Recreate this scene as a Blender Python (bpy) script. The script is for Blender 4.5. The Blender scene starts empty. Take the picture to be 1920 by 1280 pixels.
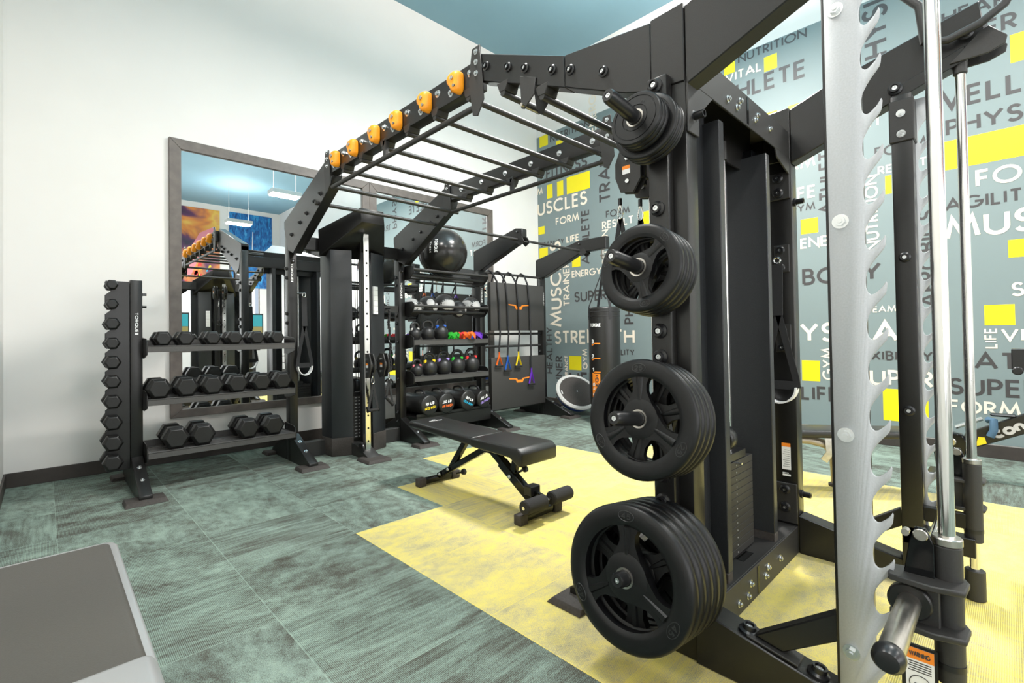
import bpy, bmesh, math, random
from mathutils import Vector, Matrix
random.seed(7)
C = bpy.context.scene.collection
SC = bpy.context.scene
# ---------------------------------------------------------------- camera
cam = bpy.data.cameras.new('camera'); camo = bpy.data.objects.new('camera', cam); C.objects.link(camo)
_r = Vector((0.73031, -0.68295, -0.015123)); _d = Vector((-0.00082, 0.02126, -0.999774)); _f = Vector((0.683115, 0.730157, 0.014965))
camo.matrix_world = Matrix(((_r.x, -_d.x, -_f.x, 0), (_r.y, -_d.y, -_f.y, 0), (_r.z, -_d.z, -_f.z, 1.17), (0, 0, 0, 1)))
cam.sensor_width = 36; cam.lens = 904.81 / 1920 * 36; cam.shift_x = 32.9 / 1920; cam.shift_y = -23.43 / 1920
cam.clip_start = 0.02; cam.clip_end = 60
SC.camera = camo
# ---------------------------------------------------------------- view, world, light
SC.view_settings.view_transform = 'Standard'; SC.view_settings.look = 'None'
SC.view_settings.gamma = 1; SC.view_settings.use_curve_mapping = False
SC.view_settings.exposure = -0.26
W = bpy.data.worlds.new('world'); SC.world = W; W.use_nodes = True
W.node_tree.nodes['Background'].inputs[0].default_value = (0.75, 0.85, 1, 1)
W.node_tree.nodes['Background'].inputs[1].default_value = 1.0
def area(name, loc, direction, sx, sy, power, col=(1, 1, 1)):
    l = bpy.data.lights.new(name, 'AREA'); l.shape = 'RECTANGLE'; l.size = sx; l.size_y = sy; l.energy = power; l.color = col
    o = bpy.data.objects.new(name, l); C.objects.link(o); o.location = loc
    o.rotation_euler = Vector(direction).to_track_quat('-Z', 'Y').to_euler(); return o
LAMPS = [(1.1, -0.6), (4.2, -0.6), (1.1, -4.3), (4.2, -4.3), (1.1, 2.1), (4.2, 2.1)]
LAMP_Z = 4.62
for lx, ly in LAMPS:
    k = (3.5 if lx > 2 else .85) if ly > 1 else (1.3 if lx > 2 else .6)
    area('lamp_light', (lx, ly, LAMP_Z - 0.06), (0, 0, -1), 0.62, 0.30, 90 * k, (1, 0.955, 0.90))
    area('lamp_uplight', (lx, ly, LAMP_Z + 0.10), (0, 0, 1), 0.62, 0.30, (70 if ly > -2 else 34) * k, (1, 0.955, 0.92))
area('daylight_window', (-0.42, -3.6, 2.1), (1, 0.25, 0), 4.4, 2.8, 150, (1, 0.985, 0.97))
area('daylight_window', (3.0, -7.2, 2.0), (0, 1, 0.02), 5.0, 2.2, 220, (1, 0.985, 0.97))
# ---------------------------------------------------------------- materials
def nmat(name):
    m = bpy.data.materials.new(name); m.use_nodes = True
    nt = m.node_tree; return m, nt, nt.nodes['Principled BSDF']
def pm(name, col, rough=0.5, metal=0.0, noise=0.0, nscale=60, bump=0.0, emit=None, spec=None, coat=0.0):
    m, nt, b = nmat(name)
    c = (col[0], col[1], col[2], 1)
    b.inputs['Base Color'].default_value = c; b.inputs['Roughness'].default_value = rough; b.inputs['Metallic'].default_value = metal
    if spec is not None: b.inputs['Specular IOR Level'].default_value = spec
    if coat: b.inputs['Coat Weight'].default_value = coat; b.inputs['Coat Roughness'].default_value = .08
    if emit: b.inputs['Emission Color'].default_value = (*emit[0], 1); b.inputs['Emission Strength'].default_value = emit[1]
    if noise or bump:
        tc = nt.nodes.new('ShaderNodeTexCoord'); n = nt.nodes.new('ShaderNodeTexNoise'); n.inputs['Scale'].default_value = nscale; n.inputs['Detail'].default_value = 4
        nt.links.new(tc.outputs['Object'], n.inputs['Vector'])
        if noise:
            r = nt.nodes.new('ShaderNodeValToRGB'); r.color_ramp.elements[0].position = .3; r.color_ramp.elements[1].position = .7
            r.color_ramp.elements[0].color = (*[v * (1 - noise) for v in col], 1); r.color_ramp.elements[1].color = (*[min(1, v * (1 + noise)) for v in col], 1)
            nt.links.new(n.outputs['Fac'], r.inputs[0]); nt.links.new(r.outputs[0], b.inputs['Base Color'])
        if bump:
            bp = nt.nodes.new('ShaderNodeBump'); bp.inputs['Strength'].default_value = bump; bp.inputs['Distance'].default_value = .002
            nt.links.new(n.outputs['Fac'], bp.inputs['Height']); nt.links.new(bp.outputs[0], b.inputs['Normal'])
    return m
M = {}
M['metal'] = pm('black_powder_coat', (.010, .0095, .0092), .31, 0, .12, 300, .15)
M['steel_dark'] = pm('charcoal_coat', (.026, .025, .024), .5, 0, .1, 200, .1)
M['tray'] = pm('tray_grey', (.065, .062, .06), .45, 0, .08, 120, .05)
M['pad'] = pm('foot_rubber', (.045, .038, .034), .75, 0, .2, 90, .3)
M['rubber'] = pm('plate_rubber', (.0035, .0035, .004), .40, 0, .15, 220, .10, None, .4)
M['hexrub'] = pm('hex_rubber', (.006, .0056, .0054), .44, 0, .15, 150, .12)
M['vinyl'] = pm('black_vinyl', (.015, .0145, .014), .33, 0, .1, 260, .25)
M['greyvinyl'] = pm('grey_vinyl', (.066, .06, .051), .55, 0, .06, 300, .25)
M['chrome'] = pm('polished_steel', (.80, .79, .77), .12, 1)
M['brushed'] = pm('worn_steel', (.52, .49, .45), .28, 1, .15, 30)
M['zinc'] = pm('zinc_bolt', (.72, .74, .75), .25, 1)
M['galv'] = pm('galvanised_plate', (.44, .455, .47), .5, .25, .05, 200, .06)
M['plastic'] = pm('black_plastic', (.012, .012, .013), .3)
M['gloss'] = pm('gloss_black', (.006, .0065, .007), .10, 0, 0, 60, 0, None, .3)
M['shroud'] = pm('textured_shroud', (.026, .028, .031), .34, 0, .25, 420, .3)
M['hold'] = pm('orange_hold', (1.0, .34, .010), .45, 0, .06, 40, .3)
M['orangeflat'] = pm('orange_print', (.95, .27, .02), .6)
M['white'] = pm('white_print', (.85, .85, .85), .6)
M['whiteplastic'] = pm('light_grey_plastic', (.55, .54, .52), .4)
M['silverplastic'] = pm('silver_plastic', (.36, .36, .36), .35, .3)
M['strap'] = pm('black_webbing', (.018, .018, .02), .8, 0, .2, 500, .3)
M['foam'] = pm('black_foam', (.018, .017, .017), .9, 0, .25, 160, .5)
M['ball'] = pm('ball_vinyl', (.022, .021, .02), .2, 0, 0, 60, 0)
M['mat'] = pm('mat_vinyl', (.040, .038, .036), .6, 0, .1, 200, .2)
M['lgrey'] = pm('ball_grey', (.48, .47, .46), .6)
M['kbell'] = pm('kettlebell_coat', (.014, .014, .015), .42, 0, .2, 260, .25)
M['tan'] = pm('tan_frame', (.30, .26, .20), .35, .4)
M['frame'] = pm('mirror_frame_brown', (.13, .11, .097), .45, 0, .18, 14)
M['base'] = pm('baseboard_brown', (.045, .036, .031), .5, 0, .1, 20)
M['mirror'] = pm('mirror_glass', (.90, .93, .93), 0.0, 1)
M['lamp'] = pm('lamp_diffuser', (1, 1, 1), .5, 0, emit=((1, .95, .86), 14))
M['grey'] = pm('sticker_grey', (.30, .30, .30), .6)
COL = dict(red=(.75, .03, .03), green=(.02, .45, .03), blue=(.02, .12, .55), purple=(.14, .03, .48), yellow=(.85, .62, .01), orange=(.9, .16, .02), pink=(.75, .18, .22), lilac=(.35, .25, .65), cyan=(.02, .45, .70), mur_y=(.84, .70, .004), dark=(.052, .048, .049), cream=(.84, .74, .61))
for k, v in COL.items(): M[k] = pm(k + '_colour', v, .5)
# ---------------------------------------------------------------- stroke lettering
def _arc(cx,cy,rx,ry,a0,a1,n=14):
    return [(cx+rx*math.cos(math.radians(a0+(a1-a0)*i/n)),cy+ry*math.sin(math.radians(a0+(a1-a0)*i/n))) for i in range(n+1)]
def _glyphs():
    g={}
    A=_arc
    g['A']=(.86,[[(0,0),(.43,1),(.86,0)],[(.16,.32),(.70,.32)]])
    g['B']=(.52,[[(0,0),(0,1),(.24,1)]+A(.24,.765,.22,.235,90,-90)+[(0,.53)],[(.26,.53)]+A(.26,.265,.26,.265,90,-90)+[(0,0)]])
    g['C']=(.86,[A(.5,.5,.5,.5,48,312,20)])
    g['D']=(.74,[[(0,0),(0,1),(.24,1)]+A(.24,.5,.5,.5,90,-90,16)+[(0,0)]])
    g['E']=(.46,[[(.46,1),(0,1),(0,0),(.46,0)],[(0,.52),(.43,.52)]])
    g['F']=(.44,[[(.44,1),(0,1),(0,0)],[(0,.52),(.40,.52)]])
    g['G']=(.98,[A(.5,.5,.5,.5,46,360,24)+[(.58,.5)]])
    g['H']=(.66,[[(0,0),(0,1)],[(.66,0),(.66,1)],[(0,.53),(.66,.53)]])
    g['I']=(.04,[[(.02,0),(.02,1)]])
    g['J']=(.3,[[(.3,1),(.3,.2)]+A(.12,.2,.18,.2,0,-130,8)])
    g['K']=(.6,[[(0,0),(0,1)],[(.55,1),(.02,.48),(.6,0)]])
    g['L']=(.42,[[(0,1),(0,0),(.42,0)]])
    g['M']=(1.0,[[(0,0),(.17,1),(.5,.12),(.83,1),(1.0,0)]])
    g['N']=(.74,[[(0,0),(0,1),(.74,0),(.74,1)]])
    g['O']=(1.0,[A(.5,.5,.5,.5,0,360,28)])
    g['P']=(.48,[[(0,0),(0,1),(.22,1)]+A(.22,.735,.26,.265,90,-90)+[(0,.47)]])
    g['Q']=(1.0,[A(.5,.5,.5,.5,0,360,28),[(.6,.35),(1,-.05)]])
    g['R']=(.52,[[(0,0),(0,1),(.22,1)]+A(.22,.735,.26,.265,90,-90)+[(0,.47)],[(.2,.47),(.52,0)]])
    g['S']=(.5,[A(.25,.755,.22,.245,25,270,12)+A(.25,.255,.25,.255,90,-155,14)])
    g['T']=(.56,[[(0,1),(.56,1)],[(.28,1),(.28,0)]])
    g['U']=(.64,[[(0,1),(0,.32)]+A(.32,.32,.32,.32,180,360,12)+[(.64,1)]])
    g['V']=(.80,[[(0,1),(.40,0),(.80,1)]])
    g['W']=(1.3,[[(0,1),(.33,0),(.65,.95),(.97,0),(1.3,1)]])
    g['X']=(.66,[[(0,0),(.66,1)],[(0,1),(.66,0)]])
    g['Y']=(.72,[[(0,1),(.36,.46),(.72,1)],[(.36,.46),(.36,0)]])
    g['Z']=(.62,[[(0,1),(.62,1),(0,0),(.62,0)]])
    g['0']=(.56,[A(.28,.5,.28,.5,0,360,24)])
    g['1']=(.18,[[(0,.82),(.18,1),(.18,0)]])
    g['2']=(.52,[A(.26,.73,.25,.27,170,-25,12)+[(0,0),(.52,0)]])
    g['3']=(.5,[A(.24,.765,.22,.235,150,-80,12)+A(.24,.27,.26,.27,80,-150,12)])
    g['4']=(.6,[[(.44,0),(.44,1),(0,.28),(.6,.28)]])
    g['5']=(.5,[[(.46,1),(.1,1),(.06,.56)]+A(.22,.32,.28,.32,110,-140,14)])
    g['6']=(.52,[A(.26,.28,.26,.28,0,360,20),[(.02,.36),(.34,1)]])
    g['7']=(.5,[[(0,1),(.5,1),(.14,0)]])
    g['8']=(.5,[A(.25,.76,.21,.24,0,360,18),A(.25,.27,.25,.27,0,360,18)])
    g['9']=(.52,[A(.26,.72,.26,.28,0,360,20),[(.5,.64),(.18,0)]])
    g['(']=(.2,[A(.55,.5,.55,.7,140,220,8)]); g[')']=(.2,[A(-.35,.5,.55,.7,40,-40,8)])
    g['.']=(.02,[[(0,0),(.02,0)]]); g[' ']=(.22,[])
    g['c']=(.55,[A(.32,.32,.32,.32,48,312,16)]); g['o']=(.64,[A(.32,.32,.32,.32,0,360,20)])
    g['n']=(.5,[[(0,0),(0,.64)],[(0,.36)]+A(.25,.38,.25,.26,180,0,10)+[(.5,0)]])
    g['e']=(.62,[[(.03,.32),(.62,.32)]+A(.32,.32,.31,.32,0,310,16)])
    g['p']=(.64,[[(0,-.3),(0,.64)],A(.32,.32,.32,.32,0,360,20)]); g['t']=(.3,[[(.13,.95),(.13,0)],[(0,.64),(.3,.64)]])
    return g
GL=_glyphs()
GAP=.27
def text_width(s): return sum(GL[ch][0]+GAP for ch in s)-GAP+.13
def _ribbon(pl,w):
    pl=[p for i,p in enumerate(pl) if i==0 or math.hypot(p[0]-pl[i-1][0],p[1]-pl[i-1][1])>1e-5]
    n=len(pl); L=[];Rr=[]
    closed=math.hypot(pl[0][0]-pl[-1][0],pl[0][1]-pl[-1][1])<1e-4 and n>3
    for i in range(n):
        if closed: a=pl[(i-1) if i>0 else n-2]; b=pl[(i+1) if i<n-1 else 1]
        else: a=pl[max(i-1,0)]; b=pl[min(i+1,n-1)]
        p=pl[i]
        d0=(p[0]-a[0],p[1]-a[1]); d1=(b[0]-p[0],b[1]-p[1])
        if d0==(0,0): d0=d1
        if d1==(0,0): d1=d0
        l0=math.hypot(*d0) or 1; l1=math.hypot(*d1) or 1
        n0=(-d0[1]/l0,d0[0]/l0); n1=(-d1[1]/l1,d1[0]/l1)
        m=(n0[0]+n1[0],n0[1]+n1[1]); ml=math.hypot(*m)
        if ml<1e-3: m=n0;ml=1.
        m=(m[0]/ml,m[1]/ml); c=max(m[0]*n0[0]+m[1]*n0[1],.38)
        k=w/2/c
        L.append((p[0]+m[0]*k,p[1]+m[1]*k)); Rr.append((p[0]-m[0]*k,p[1]-m[1]*k))
    return [(Rr[i],Rr[i+1],L[i+1],L[i]) for i in range(n-1)]
def text_quads(s,width,height,weight=.14,slant=0.):
    """quads of the lettering in a box width x height, origin bottom left"""
    tw=text_width(s); x=.065; out=[]
    sx=width/tw
    iw=weight
    for ch in s:
        gw,st=GL[ch]
        for pl in st:
            q=[((x+p[0])*1.0, iw/2+p[1]*(1-iw)) for p in pl]
            # work in true aspect so strokes stay even
            q=[(p[0]*sx,p[1]*height) for p in q]
            for quad in _ribbon(q,iw*min(height,height*.5+.5*sx)):
                out.append([(a+slant*b,b) for a,b in quad])
        x+=gw+GAP
    return out

WORDS=[('NUTRITION','D',0,2.226,4.486,0.731,0.107),('VITAL','C',0,2.382,4.298,0.415,0.111),('ATHLETE','D',0,2.648,4.043,1.136,0.206),('FORM','C',0,1.934,3.008,0.491,0.131),('ATHLETE','D',1,1.27,2.449,0.797,0.145),('LIFE','C',0,1.762,2.665,0.316,0.143),('GYM','D',0,1.73,2.526,0.276,0.085),('ENERGY','C',0,1.605,2.105,0.603,0.117),('BODY','D',0,1.593,1.69,0.699,0.185),('TEAM','C',0,1.018,1.355,0.237,0.065),('PHYSICAL','C',0,1.971,1.054,1.34,0.212),('GYM','C',1,1.32,0.639,0.348,0.107),('FLEXIBILITY','D',0,1.192,0.863,0.676,0.098),('SUPER','C',0,1.128,0.603,0.609,0.166),('LIFE','D',0,1.632,0.401,0.351,0.159),('WELLNESS','C',1,1.883,1.361,1.327,0.202),('PHYSICAL','D',1,0.783,3.834,1.348,0.214),('TRAINER','D',0,0.705,3.824,0.804,0.153),('HEART','D',0,0.384,4.063,0.529,0.129),('FORM','C',0,0.256,3.706,0.218,0.058),('WELLNESS','D',0,0.522,3.248,1.237,0.189),('PHYSICAL','D',0,0.378,3.001,0.978,0.155),('FOCUS','C',0,0.188,2.468,0.72,0.161),('AGILITY','D',0,0.401,2.289,0.612,0.119),('MUSCLES','C',0,0.403,2.016,1.256,0.213),('SPEED','C',0,-0.014,1.452,0.471,0.127),('LIFE','C',1,0.082,0.992,0.184,0.083),('VITAL','C',0,0.056,1.056,0.433,0.116),('ATHLETE','D',0,0.232,0.799,0.854,0.155),('SUPER','D',0,0.409,0.555,0.583,0.159),('FORM','C',0,0.412,0.385,0.461,0.123),('FORM','D',0,0.918,2.947,0.404,0.108),('RESULT','C',0,0.896,2.767,0.378,0.086),('FIT','C',0,1.045,3.272,0.196,0.119),('NUTRITION','C',1,0.899,1.998,0.78,0.114),('AEROBICS','D',1,0.463,1.39,0.938,0.144),('NUTRITION','D',0,5.258,4.431,0.809,0.118),('ENERGY','C',1,4.32,4.332,0.719,0.14),('FITNESS','D',0,5.354,3.834,0.844,0.176),('M','C',0,5.567,3.599,0.125,0.115),('USCLES','C',0,5.562,3.233,1.04,0.223),('TRAINER','D',1,4.082,3.192,1.117,0.213),('FORM','C',0,5.162,3.005,0.476,0.127),('ATHLETE','D',1,4.487,2.287,0.863,0.157),('STABILITY','D',0,5.501,2.689,0.504,0.081),('LIFE','C',0,4.943,2.681,0.251,0.113),('MUSCLES','C',1,5.064,1.313,1.422,0.241),('TRAINER','C',1,4.89,1.647,0.722,0.138),('ENERGY','C',0,4.847,2.099,0.566,0.11),('SUPER','D',0,4.801,1.698,0.61,0.167),('PHYSICAL','D',1,3.731,1.319,1.021,0.162),('STRENGTH','C',0,5.229,1.022,1.497,0.222),('HEALTHY','D',1,5.281,0.527,0.785,0.134),('TRAINER','D',1,5.071,0.052,0.773,0.148),('ENDURANCE','C',1,4.955,0.281,0.556,0.07),('GYM','C',1,4.568,0.627,0.319,0.098),('LIFE','D',0,4.929,0.341,0.525,0.237),('FORM','D',0,4.177,2.944,0.405,0.108),('RESULT','C',0,4.248,2.781,0.534,0.121),('NUTRITION','C',1,4.144,1.938,0.831,0.121),('AGILITY','D',0,4.185,0.86,0.447,0.087),('ATHLETE','C',0,3.331,0.367,0.457,0.083)]
BLOCKS=[(2.397,4.406,2.265,4.569),(1.937,4.263,1.798,4.437),(1.698,3.624,1.347,3.768),(1.923,3.689,1.81,3.766),(1.598,2.268,1.431,2.436),(1.621,0.616,1.447,0.846),(0.905,0.254,0.558,0.576),(-0.051,3.52,-0.147,3.772),(0.394,2.682,-0.129,2.955),(-0.002,1.798,-0.111,1.955),(0.16,1.2,-0.031,1.385),(0.841,2.555,0.79,2.742),(5.496,4.412,5.306,4.6),(5.131,4.307,4.986,4.413),(5.345,3.492,5.221,3.729),(5.123,3.485,4.992,3.73),(4.92,3.475,4.461,3.75),(5.554,2.91,5.411,3.046),(5.538,2.5,5.348,2.672),(4.839,2.266,4.673,2.433),(4.929,0.606,4.688,0.831),(3.559,2.708,3.374,2.917)]

# ---------------------------------------------------------------- mesh helpers
AX = {'x': lambda a, b, t: (t, a, b), 'y': lambda a, b, t: (a, t, b), 'z': lambda a, b, t: (a, b, t)}
class MB:
    def __init__(s): s.bm = bmesh.new(); s.mi = 0
    def face(s, vs):
        try: f = s.bm.faces.new(vs); f.material_index = s.mi; return f
        except ValueError: return None
    def box(s, lo, hi, rot=None, piv=None):
        v = []
        for x in (lo[0], hi[0]):
            for y in (lo[1], hi[1]):
                for z in (lo[2], hi[2]):
                    p = Vector((x, y, z))
                    if rot is not None:
                        q = Vector(piv) if piv is not None else (Vector(lo) + Vector(hi)) / 2
                        p = q + rot @ (p - q)
                    v.append(s.bm.verts.new(p))
        for f in ((0, 1, 3, 2), (4, 6, 7, 5), (0, 4, 5, 1), (2, 3, 7, 6), (0, 2, 6, 4), (1, 5, 7, 3)): s.face([v[i] for i in f])
        return s
    def prism(s, pts, axis, a, b):
        f = AX[axis]
        lo = [s.bm.verts.new(f(p[0], p[1], a)) for p in pts]; hi = [s.bm.verts.new(f(p[0], p[1], b)) for p in pts]
        n = len(pts)
        for i in range(n): s.face([lo[i], lo[(i + 1) % n], hi[(i + 1) % n], hi[i]])
        s.face(lo[::-1]); s.face(hi)
        return s
    def loft(s, A, B):
        lo = [s.bm.verts.new(p) for p in A]; hi = [s.bm.verts.new(p) for p in B]; n = len(A)
        for i in range(n): s.face([lo[i], lo[(i + 1) % n], hi[(i + 1) % n], hi[i]])
        s.face(lo[::-1]); s.face(hi); return s
    def frame(s, d):
        d = Vector(d).normalized(); u = d.orthogonal().normalized()
        if abs(d.z) < .95: u = d.cross(Vector((0, 0, 1))).normalized()
        return d, u, d.cross(u).normalized()
    def lathe(s, prof, o, d, n=24, a0=0.0, closed=False):
        """prof: list of (radius, height) along d"""
        d, u, w = s.frame(d); o = Vector(o); rings = []
        for r, h in prof:
            if r < 1e-6: rings.append([s.bm.verts.new(o + d * h)])
            else: rings.append([s.bm.verts.new(o + d * h + (u * math.cos(a0 + 2 * math.pi * i / n) + w * math.sin(a0 + 2 * math.pi * i / n)) * r) for i in range(n)])
        pairs = list(zip(rings, rings[1:])) + ([(rings[-1], rings[0])] if closed else [])
        for A, B in pairs:
            for i in range(n):
                j = (i + 1) % n
                if len(A) == 1 and len(B) == 1: continue
                if len(A) == 1: s.face([A[0], B[i], B[j]])
                elif len(B) == 1: s.face([A[i], A[j], B[0]])
                else: s.face([A[i], A[j], B[j], B[i]])
        if not closed:
            if len(rings[0]) > 2: s.face(rings[0][::-1])
            if len(rings[-1]) > 2: s.face(rings[-1])
        return s
    def cyl(s, p0, p1, r, r1=None, n=20, ch=0.0, a0=0.0):
        p0 = Vector(p0); d = Vector(p1) - p0; L = d.length; r1 = r if r1 is None else r1
        pr = [(r - ch, 0), (r, ch), (r1, L - ch), (r1 - ch, L)] if ch else [(r, 0), (r1, L)]
        return s.lathe(pr, p0, d, n, a0)
    def sphere(s, c, r, n=24, m=14, sq=(1, 1, 1)):
        c = Vector(c); rings = []
        for j in range(m + 1):
            t = math.pi * j / m
            rings.append([s.bm.verts.new(c + Vector((0, 0, r * sq[2] * math.cos(t))))] if j in (0, m) else
                         [s.bm.verts.new(c + Vector((r * sq[0] * math.sin(t) * math.cos(2 * math.pi * i / n), r * sq[1] * math.sin(t) * math.sin(2 * math.pi * i / n), r * sq[2] * math.cos(t)))) for i in range(n)])
        for A, B in zip(rings, rings[1:]):
            for i in range(n):
                j = (i + 1) % n
                if len(A) == 1: s.face([A[0], B[i], B[j]])
                elif len(B) == 1: s.face([A[i], B[0], A[j]])
                else: s.face([A[i], B[i], B[j], A[j]])
        return s
    def sweep(s, path, sec, closed=False, up=None):
        """sec: list of (a,b) offsets; swept along path"""
        path = [Vector(p) for p in path]; n = len(path); rings = []
        pu = None
        for i in range(n):
            a = path[i - 1] if (i > 0 or closed) else path[0]; b = path[(i + 1) % n] if (i < n - 1 or closed) else path[-1]
            t = (b - a).normalized()
            if up is not None: u = Vector(up) - t * t.dot(Vector(up)); u.normalize()
            elif pu is None: u = t.orthogonal().normalized()
            else: u = (pu - t * t.dot(pu)).normalized()
            pu = u; w = t.cross(u)
            rings.append([s.bm.verts.new(path[i] + u * q[0] + w * q[1]) for q in sec])
        m = len(sec)
        for k in range(n if closed else n - 1):
            A, B = rings[k], rings[(k + 1) % n]
            for i in range(m): s.face([A[i], A[(i + 1) % m], B[(i + 1) % m], B[i]])
        if not closed: s.face(rings[0][::-1]); s.face(rings[-1])
        return s
    def tube(s, path, r, n=10, closed=False):
        return s.sweep(path, [(r * math.cos(2 * math.pi * i / n), r * math.sin(2 * math.pi * i / n)) for i in range(n)], closed)
    def strip(s, path, w, t, up, closed=False):
        return s.sweep(path, [(-w / 2, -t / 2), (w / 2, -t / 2), (w / 2, t / 2), (-w / 2, t / 2)], closed, up)
    def text(s, t, o, u, v, width, height, weight=.15, slant=0.0):
        o, u, v = Vector(o), Vector(u), Vector(v)
        nn = u.cross(v).normalized()
        for i, q in enumerate(text_quads(t, width, height, weight, slant)):
            s.face([s.bm.verts.new(o + u * a + v * b + nn * (4e-5 * (i % 9))) for a, b in q])
        return s
    def quad(s, o, u, v, w, h):
        o, u, v = Vector(o), Vector(u), Vector(v)
        s.face([s.bm.verts.new(p) for p in (o, o + u * w, o + u * w + v * h, o + v * h)]); return s
    def build(s, name, mat, parent=None, bevel=0.0, seg=1, smooth=35, world=False, label=None, normals=True):
        bm = s.bm
        if normals: bmesh.ops.recalc_face_normals(bm, faces=bm.faces[:])
        if bevel:
            ed = [e for e in bm.edges if len(e.link_faces) == 2 and e.calc_face_angle(0) > .6]
            if ed: bmesh.ops.bevel(bm, geom=ed, offset=bevel, segments=seg, profile=.5, affect='EDGES', clamp_overlap=True)
        me = bpy.data.meshes.new(name)
        if parent is not None and world: bmesh.ops.translate(bm, verts=bm.verts[:], vec=-parent.location)
        bm.to_mesh(me); bm.free()
        for k in (mat if isinstance(mat, (list, tuple)) else [mat]): me.materials.append(M[k] if isinstance(k, str) else k)
        if smooth:
            me.polygons.foreach_set('use_smooth', [True] * len(me.polygons)); me.set_sharp_from_angle(angle=math.radians(smooth))
        o = bpy.data.objects.new(name, me); C.objects.link(o)
        if parent is not None: o.parent = parent
        if label: o['label'] = label
        return o
def tag(o, label=None, cat=None, group=None, kind=None):
    for k, v in (('label', label), ('category', cat), ('group', group), ('kind', kind)):
        if v: o[k] = v
    return o
def thing(name, label, cat, loc=(0, 0, 0), group=None, rz=0.0):
    o = bpy.data.objects.new(name, None); C.objects.link(o); o.location = loc; o.rotation_euler = (0, 0, rz); o.empty_display_size = .1
    return tag(o, label, cat, group)
def dup(root, loc, rot=None, label=None, group=None, scale=None):
    r = root.copy(); C.objects.link(r); r.location = loc
    if rot is not None: r.rotation_euler = rot
    if scale is not None: r.scale = scale
    if label: r['label'] = label
    if group: r['group'] = group
    for ch in list(root.children):
        c = ch.copy(); C.objects.link(c); c.parent = r
        for g in list(ch.children):
            d = g.copy(); C.objects.link(d); d.parent = c
    return r
_bolt = {}
def bolt(parent, pos, d, kind='zinc', size=1.0, name='bolt'):
    """a fastener standing on the surface at pos, pointing along d (world coordinates)"""
    key = (kind, round(size, 2))
    if key not in _bolt:
        m = MB(); z = (0, 0, 1)
        if kind == 'zinc':
            m.lathe([(.019, 0), (.019, .003), (.013, .0032)], (0, 0, 0), z, 20); m.cyl((0, 0, .003), (0, 0, .013), .0125, n=6); m.cyl((0, 0, .013), (0, 0, .017), .006, n=12)
            mats = ['zinc']
        elif kind == 'cap':
            m.lathe([(.024, 0), (.024, .006), (.017, .010), (.0165, .022), (.011, .022), (.011, .012), (0, .012)], (0, 0, 0), z, 22); m.mi = 1
            m.lathe([(.0085, .0121), (.0085, .017), (.004, .017), (.004, .014), (0, .014)], (0, 0, 0), z, 12); mats = ['plastic', 'zinc']
        else:
            m.lathe([(.022, 0), (.022, .008), (.015, .010), (.015, .045), (.010, .045), (.010, .03), (0, .03)], (0, 0, 0), z, 20); mats = ['plastic']
        if size != 1: bmesh.ops.scale(m.bm, vec=(size,) * 3, verts=m.bm.verts[:])
        t = m.build('bolt', mats); _bolt[key] = t.data; bpy.data.objects.remove(t)
    o = bpy.data.objects.new(name, _bolt[key]); C.objects.link(o); o.parent = parent
    o.location = Vector(pos) - parent.location; o.rotation_euler = Vector(d).to_track_quat('Z', 'Y').to_euler()
    return o
def ordinal(i): return ['first', 'second', 'third', 'fourth', 'fifth', 'sixth', 'seventh', 'eighth', 'ninth', 'tenth'][i]

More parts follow.
